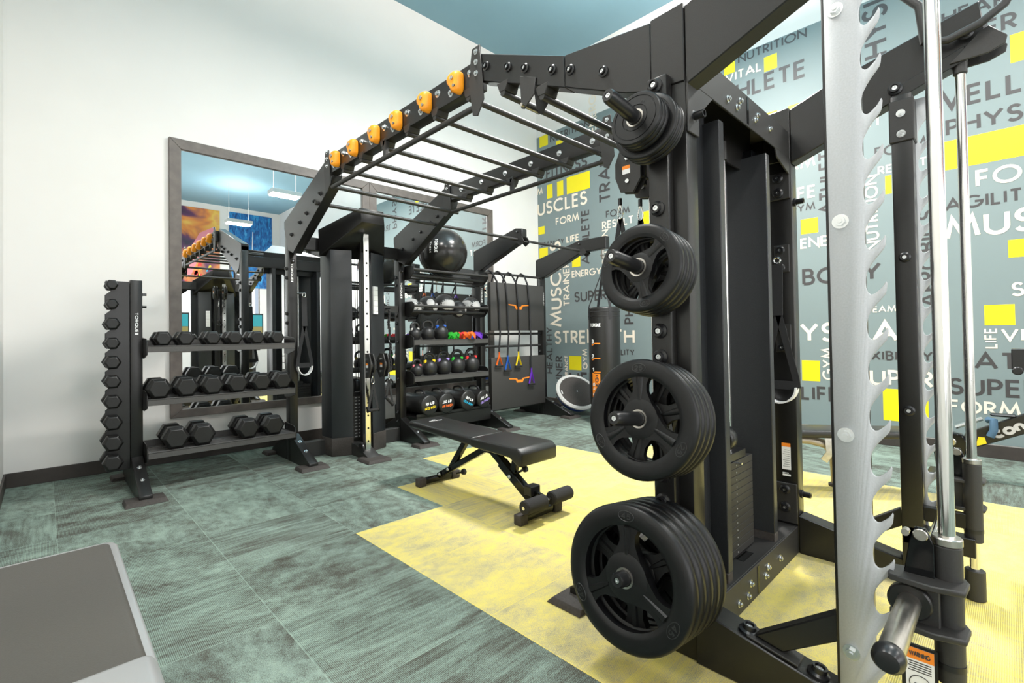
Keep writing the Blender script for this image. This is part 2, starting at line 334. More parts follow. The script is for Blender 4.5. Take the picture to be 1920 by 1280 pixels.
# ---------------------------------------------------------------- setting
X0, X1, Y0, Y1, ZC = -0.235, 6.28, -7.0, 5.57, 5.71
def node(nt, t, **k):
    n = nt.nodes.new(t)
    for a, v in k.items(): setattr(n, a, v)
    return n
def carpet(name, teal):
    m, nt, b = nmat(name); L = nt.links.new
    b.inputs['Roughness'].default_value = .95; b.inputs['Specular IOR Level'].default_value = .15
    tc = node(nt, 'ShaderNodeTexCoord'); sep = node(nt, 'ShaderNodeSeparateXYZ'); L(tc.outputs['Object'], sep.inputs[0])
    def mth(op, a, c=None):
        n = node(nt, 'ShaderNodeMath', operation=op)
        for i, v in enumerate((a, c)):
            if v is None: continue
            if isinstance(v, (int, float)): n.inputs[i].default_value = v
            else: L(v, n.inputs[i])
        return n.outputs[0]
    ix = mth('FLOOR', mth('DIVIDE', mth('SUBTRACT', sep.outputs[0], 1.37), .656)); iy = mth('FLOOR', mth('DIVIDE', mth('SUBTRACT', sep.outputs[1], 2.71), .60))
    cmb = node(nt, 'ShaderNodeCombineXYZ'); L(ix, cmb.inputs[0]); L(iy, cmb.inputs[1])
    wn = node(nt, 'ShaderNodeTexWhiteNoise', noise_dimensions='3D'); L(cmb.outputs[0], wn.inputs['Vector'])
    turn = mth('GREATER_THAN', wn.outputs['Value'], .5)
    mixv = node(nt, 'ShaderNodeMix', data_type='VECTOR'); sw = node(nt, 'ShaderNodeCombineXYZ')
    L(sep.outputs[1], sw.inputs[0]); L(sep.outputs[0], sw.inputs[1]); L(turn, mixv.inputs[0]); L(tc.outputs['Object'], mixv.inputs[4]); L(sw.outputs[0], mixv.inputs[5])
    off = node(nt, 'ShaderNodeVectorMath', operation='MULTIPLY_ADD'); L(wn.outputs['Color'], off.inputs[0]); off.inputs[1].default_value = (9, 9, 0); L(mixv.outputs[1], off.inputs[2])
    def noise(sc, detail, dist, scale=1.0, rough=.55):
        mp = node(nt, 'ShaderNodeMapping'); mp.inputs['Scale'].default_value = sc; L(off.outputs[0], mp.inputs[0])
        n = node(nt, 'ShaderNodeTexNoise'); n.inputs['Scale'].default_value = scale; n.inputs['Detail'].default_value = detail; n.inputs['Distortion'].default_value = dist; n.inputs['Roughness'].default_value = rough
        L(mp.outputs[0], n.inputs['Vector']); return n.outputs['Fac']
    big = noise((2.6, 5.5, 1), 8, .35, 1, .66); s1 = noise((3.5, 44, 1), 5, .15, 1, .6); s2 = noise((13, 17, 1), 6, .3, 1, .65); fine = noise((110, 300, 1), 2, 0)
    sm_ = node(nt, 'ShaderNodeSeparateXYZ'); L(wn.outputs['Color'], sm_.inputs[0]); pick = mth('GREATER_THAN', sm_.outputs[1], .55)
    streak = mth('ADD', mth('MULTIPLY', s1, pick), mth('MULTIPLY', s2, mth('SUBTRACT', 1.0, pick)))
    # pile lines running along the tile
    mp = node(nt, 'ShaderNodeSeparateXYZ'); L(mixv.outputs[1], mp.inputs[0])
    pile = mth('SINE', mth('MULTIPLY', mp.outputs[0], 1050))
    f = mth('ADD', mth('ADD', mth('MULTIPLY', big, .62), mth('MULTIPLY', streak, .50)), mth('MULTIPLY', fine, .52))
    f = mth('ADD', f, mth('MULTIPLY', pile, .085 if teal else .06))
    tone = mth('MULTIPLY', mth('SUBTRACT', wn.outputs['Value'], .5), .10); f = mth('ADD', f, tone)
    fx = mth('FRACT', mth('DIVIDE', mth('SUBTRACT', sep.outputs[0], 1.37), .656)); fy = mth('FRACT', mth('DIVIDE', mth('SUBTRACT', sep.outputs[1], 2.71), .60))
    seam = mth('MAXIMUM', mth('LESS_THAN', fx, .006), mth('LESS_THAN', fy, .006)); f = mth('ADD', f, mth('MULTIPLY', seam, .14))
    r = node(nt, 'ShaderNodeValToRGB'); L(mth('SUBTRACT', f, .05), r.inputs[0]); e = r.color_ramp.elements
    stops = [(.60, (.066, .061, .050)), (.71, (.132, .148, .126)), (.81, (.188, .250, .216)), (.96, (.29, .37, .31))] if teal else [(.52, (.33, .30, .19)), (.65, (.49, .43, .235)), (.77, (.64, .54, .20)), (.92, (.74, .62, .155))]
    while len(e) < 4: e.new(.5)
    for q, (p, c) in zip(e, stops): q.position = p; q.color = (*c, 1)
    L(r.outputs[0], b.inputs['Base Color'])
    bp = node(nt, 'ShaderNodeBump'); bp.inputs['Strength'].default_value = .35; bp.inputs['Distance'].default_value = .004; L(mth('ADD', fine, mth('MULTIPLY', pile, .6)), bp.inputs['Height']); L(bp.outputs[0], b.inputs['Normal'])
    return m
M['teal'] = carpet('teal_carpet_tiles', True); M['yel'] = carpet('yellow_carpet_tiles', False)
M['wall'] = pm('white_wall_paint', (.80, .775, .745), .6, 0, .015, 2.2); M['ceil'] = pm('blue_ceiling_paint', (.215, .375, .455), .7, 0, .03, 1.2)
M['tanwall'] = pm('beige_wall_paint', (.62, .55, .42), .6)
def yellow_at(x, y):
    if y < -1.0: return False
    if y < 2.71: return 1.37 < x < 4.65
    if y < 3.31: return 2.026 < x < 3.99
    if y < 3.91: return 2.68 < x < 3.34
    return False
fl = MB(); xs = [X0] + [1.37 + .656 * i for i in range(-2, 8) if X0 < 1.37 + .656 * i < X1] + [X1]; ys = [Y0] + [2.71 + .60 * j for j in range(-16, 5) if Y0 < 2.71 + .60 * j < Y1] + [Y1]
grid = [[fl.bm.verts.new((x, y, 0)) for y in ys] for x in xs]
for i in range(len(xs) - 1):
    for j in range(len(ys) - 1):
        fl.mi = 1 if yellow_at((xs[i] + xs[i + 1]) / 2, (ys[j] + ys[j + 1]) / 2) else 0
        fl.face([grid[i][j], grid[i + 1][j], grid[i + 1][j + 1], grid[i][j + 1]])
tag(fl.build('floor', ['teal', 'yel'], smooth=0, normals=False), kind='structure')
def struct(name, mb, mat, **k): return tag(mb.build(name, mat, **k), kind='structure')
T = .1
struct('ceiling', MB().box((X0 - T, Y0 - T, ZC), (X1 + T, Y1 + T, ZC + T)), 'ceil')
struct('wall_left', MB().box((X0 - T, Y1, 0), (X1 + T, Y1 + T, ZC)), 'wall')
struct('wall_back', MB().box((X1, Y0, 0), (X1 + T, Y1, ZC)), 'wall')
# the wall beside the camera has a window opening, the far wall too
wl = MB()
wl.box((X0 - T, Y0, 0), (X0, -5.9, ZC)); wl.box((X0 - T, -1.3, 0), (X0, Y1, ZC)); wl.box((X0 - T, -5.9, 0), (X0, -1.3, .6)); wl.box((X0 - T, -5.9, 3.6), (X0, -1.3, ZC))
struct('wall_end', wl, 'wall')
wo = MB(); wo.box((X0 - T, Y0 - T, 0), (.4, Y0, ZC)); wo.box((5.6, Y0 - T, 0), (X1 + T, Y0, ZC)); wo.box((.4, Y0 - T, 0), (5.6, Y0, .8)); wo.box((.4, Y0 - T, 3.15), (5.6, Y0, ZC))
struct('wall_opposite', wo, 'wall')
for n, (a, b_, horiz) in enumerate((((-5.9, .6), (-1.3, 3.6), False), ((.4, .8), (5.6, 3.15), True))):
    w = MB(); k = 4
    def bar(u0, v0, u1, v1):
        if horiz: w.box((u0, Y0 - .07, v0), (u1, Y0 - .02, v1))
        else: w.box((X0 - .07, u0, v0), (X0 - .02, u1, v1))
    for i in range(k + 1):
        u = a[0] + (b_[0] - a[0]) * i / k; bar(max(a[0], u - .03), a[1], min(b_[0], u + .03), b_[1])
    bar(a[0], a[1], b_[0], a[1] + .06); bar(a[0], b_[1] - .06, b_[0], b_[1])
    struct('window_%d' % (n + 1), w, 'frame')
struct('baseboard_left', MB().box((X0, Y1 - .014, 0), (X1, Y1, .118)), 'base', bevel=.003)
struct('baseboard_back', MB().box((X1 - .014, Y0, 0), (X1, Y1 - .014, .118)), 'base', bevel=.003)
struct('baseboard_end', MB().box((X0, -1.3, 0), (X0 + .014, Y1 - .014, .118)), 'base', bevel=.003)
# ---------------------------------------------------------------- mural of words
mu = MB(); xw = X1 - .004
mu.mi = 0; mu.box((X1 - .004, -.82, .125), (X1 - .0005, 5.56, 4.60))
mu.mi = 1
for y0, z0, y1, z1 in BLOCKS: mu.quad((xw - .0012, y0, z0), (0, -1, 0), (0, 0, 1), y0 - y1, z1 - z0)
for t, c, v, y, z, L_, h_ in WORDS:
    mu.mi = 2 if c == 'D' else 3; xo = xw - (.002 if c == 'D' else .0028)
    if v: mu.text(t, (xo, y, z), (0, 0, 1), (0, 1, 0), L_, h_, .17)
    else: mu.text(t, (xo, y, z), (0, -1, 0), (0, 0, 1), L_, h_, .17)
M['mur_bg'] = pm('mural_slate', (.190, .240, .243), .55)
M['mur_d'] = M['dark']; M['mur_c'] = M['cream']
tag(mu.build('word_mural', ['mur_bg', 'mur_y', 'mur_d', 'mur_c'], smooth=0, normals=False), 'slate grey wall mural of fitness words with yellow blocks covering the back wall', 'mural')
# ---------------------------------------------------------------- mirrors
for xa, xb, lab in ((.893, 3.034, 'wide brown framed wall mirror behind the dumbbell rack and cable column'), (3.036, 5.176, 'wide brown framed wall mirror behind the big black exercise ball')):
    t = thing('wall_mirror', lab, 'mirror', ((xa + xb) / 2, 5.55, .42), 'framed gym mirrors')
    fw = .10; za, zb = .422, 3.155
    f = MB()
    for q in ([(xa, za), (xb, za), (xb - fw, za + fw * .78), (xa + fw, za + fw * .78)], [(xb, za), (xb, zb), (xb - fw, zb - fw), (xb - fw, za + fw * .78)], [(xb, zb), (xa, zb), (xa + fw, zb - fw), (xb - fw, zb - fw)], [(xa, zb), (xa, za), (xa + fw, za + fw * .78), (xa + fw, zb - fw)]):
        f.prism(q, 'y', 5.53, 5.569)
    f.build('frame', 'frame', t, bevel=.003, world=True)
    MB().box((xa + fw - .01, 5.555, za + fw * .78 - .01), (xb - fw + .01, 5.562, zb - fw + .01)).build('glass', 'mirror', t, world=True, smooth=0)
# ---------------------------------------------------------------- pendant lamps
NEAR = ['over the dumbbell corner', 'over the smith bars', 'over the window side', 'before the blue poster', 'over the bench', 'over the monkey bars']
for (lx, ly), w in zip(LAMPS, ('hanging behind the camera corner', 'reflected highest in the wall mirror', 'hanging by the far windows', 'reflected in front of the blue poster', 'hanging above the adjustable bench', 'hanging above the monkey bars')):
    t = thing('pendant_lamp', 'white linear high bay lamp on thin cables, ' + w, 'lamp', (lx, ly, LAMP_Z), 'pendant gym lamps')
    MB().box((-.34, -.17, -.035), (.34, .17, .06)).build('housing', 'whiteplastic', t, bevel=.006)
    MB().box((-.32, -.15, -.042), (.32, .15, -.0355)).build('diffuser', 'lamp', t)
    for sx in (-.26, .26): MB().cyl((sx, 0, .06), (sx * 1.02, 0, ZC - LAMP_Z), .004, n=8).build('cable', 'whiteplastic', t)
# ---------------------------------------------------------------- posters on the opposite wall (seen in the mirror)
def poster(name, x0, x1, z0, z1, mat, lab):
    t = thing(name, lab, 'poster', ((x0 + x1) / 2, Y0, z0)); MB().box((x0, Y0 + .002, z0), (x1, Y0 + .02, z1)).build('panel', mat, t, world=True, smooth=0)
    return t
def art(name, cols, sc, dist):
    m, nt, b = nmat(name); tc = node(nt, 'ShaderNodeTexCoord'); mp = node(nt, 'ShaderNodeMapping'); mp.inputs['Scale'].default_value = sc
    n = node(nt, 'ShaderNodeTexNoise'); n.inputs['Scale'].default_value = 1.0; n.inputs['Detail'].default_value = 3; n.inputs['Distortion'].default_value = dist
    r = node(nt, 'ShaderNodeValToRGB'); e = r.color_ramp.elements
    while len(e) < len(cols): e.new(.5)
    for q, (p, c) in zip(e, cols): q.position = p; q.color = (*c, 1)
    nt.links.new(tc.outputs['Object'], mp.inputs[0]); nt.links.new(mp.outputs[0], n.inputs['Vector']); nt.links.new(n.outputs['Fac'], r.inputs[0]); nt.links.new(r.outputs[0], b.inputs['Base Color']); b.inputs['Roughness'].default_value = .5
    return m
M['art1'] = art('poster_warm_art', [(.30, (.03, .025, .05)), (.42, (.12, .03, .10)), (.52, (.75, .25, .05)), (.62, (.85, .55, .10)), (.75, (.7, .1, .15))], (.9, 1, 1.1), .6)
M['art2'] = art('poster_blue_art', [(.30, (.005, .05, .18)), (.50, (.01, .14, .42)), (.66, (.03, .30, .62)), (.8, (.2, .5, .75))], (14, 1, 5), .8)
pt_ = poster('sports_poster', 2.55, 4.34, 2.98, 5.52, 'art1', 'large warm coloured abstract poster seen in the mirror beside the blue one')
p_ = MB(); p_.prism([(2.9, 3.7), (3.3, 3.8), (3.75, 4.7), (4.15, 4.95), (4.28, 4.75), (3.9, 4.3), (3.5, 3.3), (3.1, 3.2)], 'y', Y0 + .0201, Y0 + .023); p_.build('pink_shape', pm('poster_pink', (.85, .28, .33), .5), pt_, world=True)
p_ = MB()
for i in range(26):
    a, c = 2.65 + random.random() * 1.6, 3.05 + random.random() * .55; q = .05 + random.random() * .1; p_.mi = i % 3
    p_.prism([(a, c), (a + q, c + .03), (a + q * .8, c + q), (a + .02, c + q * .8)], 'y', Y0 + .0232, Y0 + .025)
p_.build('confetti_shapes', ['red', 'yellow', 'cyan'], pt_, world=True)
bt = poster('sports_poster', 4.63, 6.02, 2.98, 5.55, 'art2', 'large deep blue abstract poster seen in the mirror near the corner')
p_ = MB()
for q in [((5.35, 4.2), (5.38, 4.95)), ((4.9, 3.75), (5.3, 4.15)), ((5.1, 3.7), (5.5, 4.2)), ((5.55, 3.75), (5.25, 4.2)), ((5.75, 3.7), (5.45, 4.1)), ((5.1, 3.95), (5.65, 3.95))]:
    p_.cyl((q[0][0], Y0 + .024, q[0][1]), (q[1][0], Y0 + .024, q[1][1]), .014, n=6)
p_.build('pale_lines', 'white', bt, world=True)
# ---------------------------------------------------------------- wall screens on the opposite wall
for i, (x, lab) in enumerate(((3.0, 'left'), (4.1, 'middle'), (5.15, 'right'))):
    t = thing('cardio_screen', 'teal lit screen on a slim black stand by the far windows, %s one of three' % lab, 'screen', (x, -6.2, 0), 'screens by the far windows')
    MB().box((-.3, -.03, 1.35), (.3, .03, 2.05)).build('casing', 'plastic', t, bevel=.01)
    m_ = MB(); m_.mi = 0; m_.box((-.26, .0302, 1.62), (.26, .033, 2.0)); m_.mi = 1; m_.box((-.26, .0302, 1.40), (.26, .033, 1.615)); m_.build('display', [pm('screen_teal', (.01, .1, .12), .3, emit=((.02, .30, .34), 1.0)), pm('screen_ochre', (.1, .09, .02), .3, emit=((.30, .24, .10), .8))], t, smooth=0)
    MB().box((-.05, -.05, .03), (.05, .05, 1.36)).build('stand', 'steel_dark', t, bevel=.01)
    MB().box((-.3, -.25, 0), (.3, .25, .03)).build('foot_plate', 'steel_dark', t, bevel=.01)

# ---------------------------------------------------------------- rig uprights, feet, logos
PW = .08
UX = [.503 + 1.23 * k for k in range(5)]            # left faces of the five uprights along the mirror wall
YF, YB = 4.75, 4.85
def upright(par, x0, y0, x1, y1, z1, z0=0.0, name='upright'):
    return MB().box((x0, y0, z0), (x1, y1, z1)).build(name, 'metal', par, bevel=.006, seg=2, world=True)
def leg(par, xc, yface, s, length=.46, h=.26, padw=.26):
    """sloping foot leg from the post face towards s*Y, ending on a rubber pad"""
    q = [(yface, .0), (yface, h), (yface + s * length, .055), (yface + s * length, .03), (yface + s * (length - .01), .0)]
    MB().prism(q, 'x', xc - .04, xc + .04).build('leg', 'metal', par, bevel=.003, world=True)
    a, b = yface + s * (length - .12), yface + s * (length + .06)
    p = MB(); p.loft([(xc - padw / 2, a, 0), (xc + padw / 2, a, 0), (xc + padw / 2, b, 0), (xc - padw / 2, b, 0)], [(xc - padw / 2 + .012, a, .03), (xc + padw / 2 - .012, a, .03), (xc + padw / 2 - .012, b - s * .03, .03), (xc - padw / 2 + .012, b - s * .03, .03)])
    p.build('foot_pad', 'pad', par, bevel=.003, world=True)
    n = Vector((0, s * (h - .055), length)).normalized()
    for f in (.30, .62): bolt(par, (xc, yface + s * length * f, h - (h - .055) * f), n, 'zinc', .9)
def logo(par, x, y, ztop, L=.17, h=.022):
    m = MB(); m.text('TORQUE', (x, y - .0012, ztop), (0, 0, -1), (1, 0, 0), L, h, .22); m.quad((x, y - .0012, ztop - L - .008), (0, 0, -1), (1, 0, 0), .012, h)
    m.build('logo', 'white', par, world=True, smooth=0, normals=False, label='white vertical lettering')
rig = thing('monkey_bar_rig', 'tall black monkey bar rig with orange climbing holds along its left rail', 'exercise rig', (2.35, 2.8, 0))
PX = (1.70, 2.925)
for k in (1, 2): upright(rig, UX[k], YF, UX[k] + PW, YB, 2.30); logo(rig, UX[k] + .02, YF, (1.905, 1.80)[k - 1], .16)
for x in PX: upright(rig, x, .785, x + .09, .91, 2.365)
for k in (1, 2):
    leg(rig, UX[k] + .04, YF, -1); leg(rig, UX[k] + .04, YB, 1, .40)
leg(rig, 1.745, .91, 1, .45, .22); leg(rig, 2.97, .91, 1, .45, .22)
# sloping arms between uprights and the overhead rails
for xa, fx in ((UX[1], 1.0), (UX[2], 1.0)):
    q = [(3.86, 2.675), (YF + .10, 2.325), (YF + .10, 2.25), (YF, 2.03), (4.63, 1.985), (3.80, 2.43), (3.76, 2.52)]
    MB().prism(q, 'x', xa - .003, xa + PW + .003).build('sloping_arm', 'metal', rig, bevel=.004, world=True)
    for i, y in enumerate((4.66, 4.45, 4.30, 4.12, 4.0)): bolt(rig, (xa - .003, y, 2.45 - (y - 3.95) * .40 - .005 * i), (-1, 0, 0), 'cap', .8)
    for z in (1.86, 1.77, 1.42, 1.33, .32, .22): bolt(rig, (xa, 4.80, z), (-1, 0, 0), 'cap', .85)
    bolt(rig, (xa + .04, YF, 1.93), (0, -1, 0), 'cap', .85)
for xa in PX:
    MB().prism([(1.906, 2.68), (1.335, 2.419), (1.335, 2.274), (1.904, 2.53)], 'x', xa, xa + PW).build('sloping_arm', 'metal', rig, bevel=.004, world=True)
    MB().prism([(1.333, 2.419), (.918, 2.362), (.918, 2.095), (1.03, 2.132), (1.333, 2.274)], 'x', xa - .001, xa + PW + .001).build('arm_bracket', 'metal', rig, bevel=.004, world=True)
    MB().prism([(.916, 2.365), (.787, 2.372), (.787, 2.085), (.916, 2.095)], 'x', xa - .006, xa + PW + .008).build('arm_clamp', 'metal', rig, bevel=.003, world=True)
    for y, z in ((1.848, 2.587), (1.687, 2.513), (1.571, 2.459), (1.403, 2.381), (1.30, 2.338), (1.13, 2.259)): bolt(rig, (xa, y, z), (-1, 0, 0), 'cap', .95)
# overhead rails, rungs, side bars, corner brackets
for i, xa in enumerate((1.70, 2.925)):
    MB().box((xa, 1.93, 2.51), (xa + PW, 3.80, 2.655)).build('overhead_rail', 'metal', rig, bevel=.005, seg=2, world=True)
    b = 1 if i == 0 else 1
    for yc, za, zb in ((1.935, 2.72, 2.345), (3.79, 2.70, 2.37)):
        e = 1 if yc < 3 else -1
        MB().prism([(yc - .045, za), (yc + .02, za), (yc + .05, 2.55), (yc + .02, 2.36), (yc - .02, zb), (yc - .07, 2.42), (yc - .06, 2.55)], 'x', xa - .009, xa - .001).build('corner_bracket', 'steel_dark', rig, bevel=.002, world=True)
        for dz in (2.69, 2.635, 2.575): bolt(rig, (xa - .009, yc - .015, dz), (-1, 0, 0), 'zinc', .8)
    xs_ = xa + .01
    m = MB(); m.cyl((xs_, 1.915, 2.41), (xs_, 3.72, 2.395), .0165, n=14); m.box((xs_ - .012, 2.87, 2.41), (xs_ + .012, 2.905, 2.515)); m.build('side_bar', 'steel_dark', rig, world=True)
RY = [2.0, 2.31, 2.61, 2.91, 3.22, 3.51]
for y in RY + [1.73, 1.47]:
    z = 2.475 if y > 1.9 else 2.475 - (1.9 - y) * .44
    m = MB(); m.cyl((1.70, y, z), (3.0, y, z), .0165, n=14); m.build('rung', 'steel_dark', rig, world=True)
    for xa in (1.698, 2.923):
        zt = 2.53 if y > 1.9 else 2.53 - (1.93 - y) * .455 + .02
        MB().prism([(y - .042, zt), (y + .042, zt), (y + .022, zt - .050), (y - .022, zt - .050)], 'x', xa, xa + .084).build('rung_bracket', 'steel_dark', rig, bevel=.003, world=True)
for y, x in ((4.05, 0),):
    m = MB(); m.cyl((UX[1] - .03, y, 2.335), (UX[4] + .1, y, 2.335), .0165, n=14); m.build('rung', 'steel_dark', rig, world=True)
m = MB(); m.cyl((UX[1], 3.74, 2.405), (UX[2] + .06, 3.74, 2.405), .0165, n=14); m.build('rung', 'steel_dark', rig, world=True)
HY = [3.596, 3.301, 2.985, 2.701, 2.377, 2.079]
for y in HY:                                   # teardrop climbing holds on the outer face of the left rail
    m = MB(); pr = [(a * 1.0, b * .86) for a, b in [(-.050, .052), (-.020, .076), (.034, .074), (.062, .044), (.050, -.002), (.018, -.030), (.004, -.066), (-.024, -.080), (-.050, -.056), (-.046, 0)]]
    rings = []
    for sc_, d in ((1, 0), (1.03, .004), (1.05, .022), (.98, .042), (.70, .060)): rings.append([m.bm.verts.new((1.70 - d - (.012 if (d > .03 and k in (6, 7)) else 0), y + p[0] * sc_, 2.578 + p[1] * sc_)) for k, p in enumerate(pr)])
    for A, B in zip(rings, rings[1:]):
        for i in range(10): m.face([A[i], A[(i + 1) % 10], B[(i + 1) % 10], B[i]])
    m.face(rings[-1]); m.face(rings[0][::-1])
    o = m.build('climbing_hold', 'hold', rig, world=True, smooth=60, label='orange climbing hold')
    sub = o.modifiers.new('smooth', 'SUBSURF'); sub.levels = sub.render_levels = 2
    h = MB(); h.lathe([(.012, -.02), (.012, .0065), (.009, .008), (.006, .006), (0, .006)], (1.70 - .060, y - .012, 2.592), (-1, 0, 0), 14); h.lathe([(.009, -.02), (.009, .0065), (.006, .0075), (0, .006)], (1.70 - .058, y - .026, 2.546), (-1, 0, 0), 12)
    hb = h.build('bolt_socket', 'brushed', None); hb.data.transform(Matrix.Translation(-rig.location)); hb.parent = o
    bolt(rig, (1.70, y - .105, 2.60), (-1, 0, 0), 'zinc', 1.15); bolt(rig, (1.70, y + .068, 2.556), (-1, 0, 0), 'zinc', 1.15)
for y in RY: bolt(rig, (2.925, y + .05, 2.58), (-1, 0, 0), 'zinc', 1.2)
# hook under the front arm
m = MB(); m.prism([(1.60, 2.43), (1.50, 2.385), (1.51, 2.31), (1.575, 2.26), (1.595, 2.27)], 'x', 1.69, 1.698); m.prism([(1.60, 2.43), (1.50, 2.385), (1.49, 2.31), (1.545, 2.25), (1.575, 2.27)], 'x', 1.782, 1.79); m.build('hook_plate', 'steel_dark', rig, bevel=.002, world=True)
MB().cyl((1.67, 1.575, 2.275), (1.80, 1.575, 2.275), .009, n=10).build('pin', 'brushed', rig, world=True)
# beams between uprights at the mirror wall
MB().box((UX[1] + PW, 4.765, 2.06), (UX[2], 4.835, 2.19)).build('cross_beam', 'metal', rig, bevel=.004, world=True)
MB().box((UX[1] + PW, 4.76, 0), (UX[2], 4.84, .15)).build('floor_beam', 'steel_dark', rig, bevel=.004, world=True)
MB().box((UX[0] + PW, 4.77, 2.02), (UX[1], 4.83, 2.12)).box((UX[0] + PW, 4.77, 0), (UX[1], 4.83, .12)) if False else None
# channels between the two near posts
for z0, z1, nm in ((2.10, 2.24, 'top_channel'), (0.0, .14, 'floor_channel')):
    m = MB(); m.box((1.79, .79, z0), (2.925, .798, z1)); m.box((1.79, .798, z1 - .008), (2.925, 1.0, z1)); m.box((1.79, .992, z0), (2.925, 1.0, z1 - .008))
    m.build(nm, 'steel_dark', rig, bevel=.002, world=True)
    m = MB(); m.box((2.315, .788, z0 + .01), (2.335, .7899, z1 - .01))
    if z0 < 1: m.box((2.30, .84, z1 + .0001), (2.42, .875, z1 + .0012))
    m.build('slot', 'gloss', rig, world=True)
    for x, z in ((2.10, .05), (2.20, .045), (2.235, .085), (2.42, .055), (2.45, .085), (2.62, .07)): bolt(rig, (x, .79, z0 + z), (0, -1, 0), 'zinc', .85)
for z in (2.0, 1.95): pass
MB().prism([(1.80, 2.10), (1.95, 2.10), (1.80, 1.98)], 'y', .79, .798).build('gusset', 'steel_dark', rig, bevel=.0015, world=True)
MB().prism([(2.90, .14), (2.90, .255), (2.64, .215), (2.64, .14)], 'y', .88, .888).build('gusset', 'steel_dark', rig, bevel=.0015, world=True)
m = MB(); m.prism([(2.92, 2.10), (2.70, 2.10), (2.72, 2.06), (2.92, 2.01)], 'y', .79, .798); m.build('gusset', 'steel_dark', rig, bevel=.0015, world=True)
for z0, z1 in ((1.885, 2.03), (0.15, .36)):
    MB().box((2.913, .79, z0), (2.925, .89, z1)).build('joint_plate', 'steel_dark', rig, bevel=.003, world=True)
for z in (2.0, 1.92, 1.611, 1.516, 1.182, 1.086, .326, .232): bolt(rig, (2.914 if (z > 1.7 or z < .5) else 2.925, .845, z), (-1, 0, 0), 'cap', 1.1)
for z0, z1 in ((1.49, 1.64), (1.06, 1.21)): MB().box((2.917, .80, z0), (2.925, .875, z1)).build('joint_plate', 'steel_dark', rig, bevel=.003, world=True)
bolt(rig, (2.97, .785, .30), (0, -1, 0), 'knob', 1.0); bolt(rig, (2.97, .785, 1.87), (0, -1, 0), 'knob', 1.0); bolt(rig, (1.75, .785, 1.967), (0, -1, 0), 'knob', 1.0)
MB().box((1.70, .777, 1.90), (1.79, .785, 2.10)).build('joint_plate', 'steel_dark', rig, bevel=.002, world=True)
m = MB(); m.mi = 0; m.box((2.922, .818, .43), (2.9248, .86, .57)); m.mi = 1; m.box((2.9215, .818, .552), (2.9247, .86, .571)); m.mi = 2
for i in range(9): m.box((2.9214, .823, .445 + i * .011), (2.9247, .855 - (i % 3) * .004, .448 + i * .011))
m.mi = 0; m.box((2.922, .82, .395), (2.9248, .858, .405)); m.box((2.922, .83, .409), (2.9248, .858, .413))
m.build('warning_label', ['white', 'orangeflat', 'grey'], rig, world=True, label='white and orange warning label')
# plate storage column on the camera side of the first near post
MB().box((1.655, .835, .10), (1.70, .915, 2.12)).build('plate_holder', 'metal', rig, bevel=.008, seg=2, world=True)
for z in (2.085, 1.63, 1.18, 1.085, .655, .56): bolt(rig, (1.655, .878, z), (-1, 0, 0), 'cap', 1.15)
HORN = [(1.954, 1.91), (1.426, 1.387), (.898, .858), (.375, .335)]
HT = math.atan2(.04, .30)
for zt, zb in HORN:
    d = Vector((-.305, 0, zt - zb)); L_ = d.length; o_ = Vector((1.655, .885, zb))
    m = MB(); m.lathe([(.024, 0), (.0245, L_ - .012), (.020, L_), (.011, L_), (.011, L_ - .008), (0, L_ - .008)], o_, d, 24); m.mi = 1; dn = d.normalized()
    m.lathe([(.0085, 0), (.0085, .006), (.004, .006), (.004, .003), (0, .003)], o_ + dn * (L_ - .0079), dn, 12)
    m.build('weight_horn', ['plastic', 'zinc'], rig, world=True)
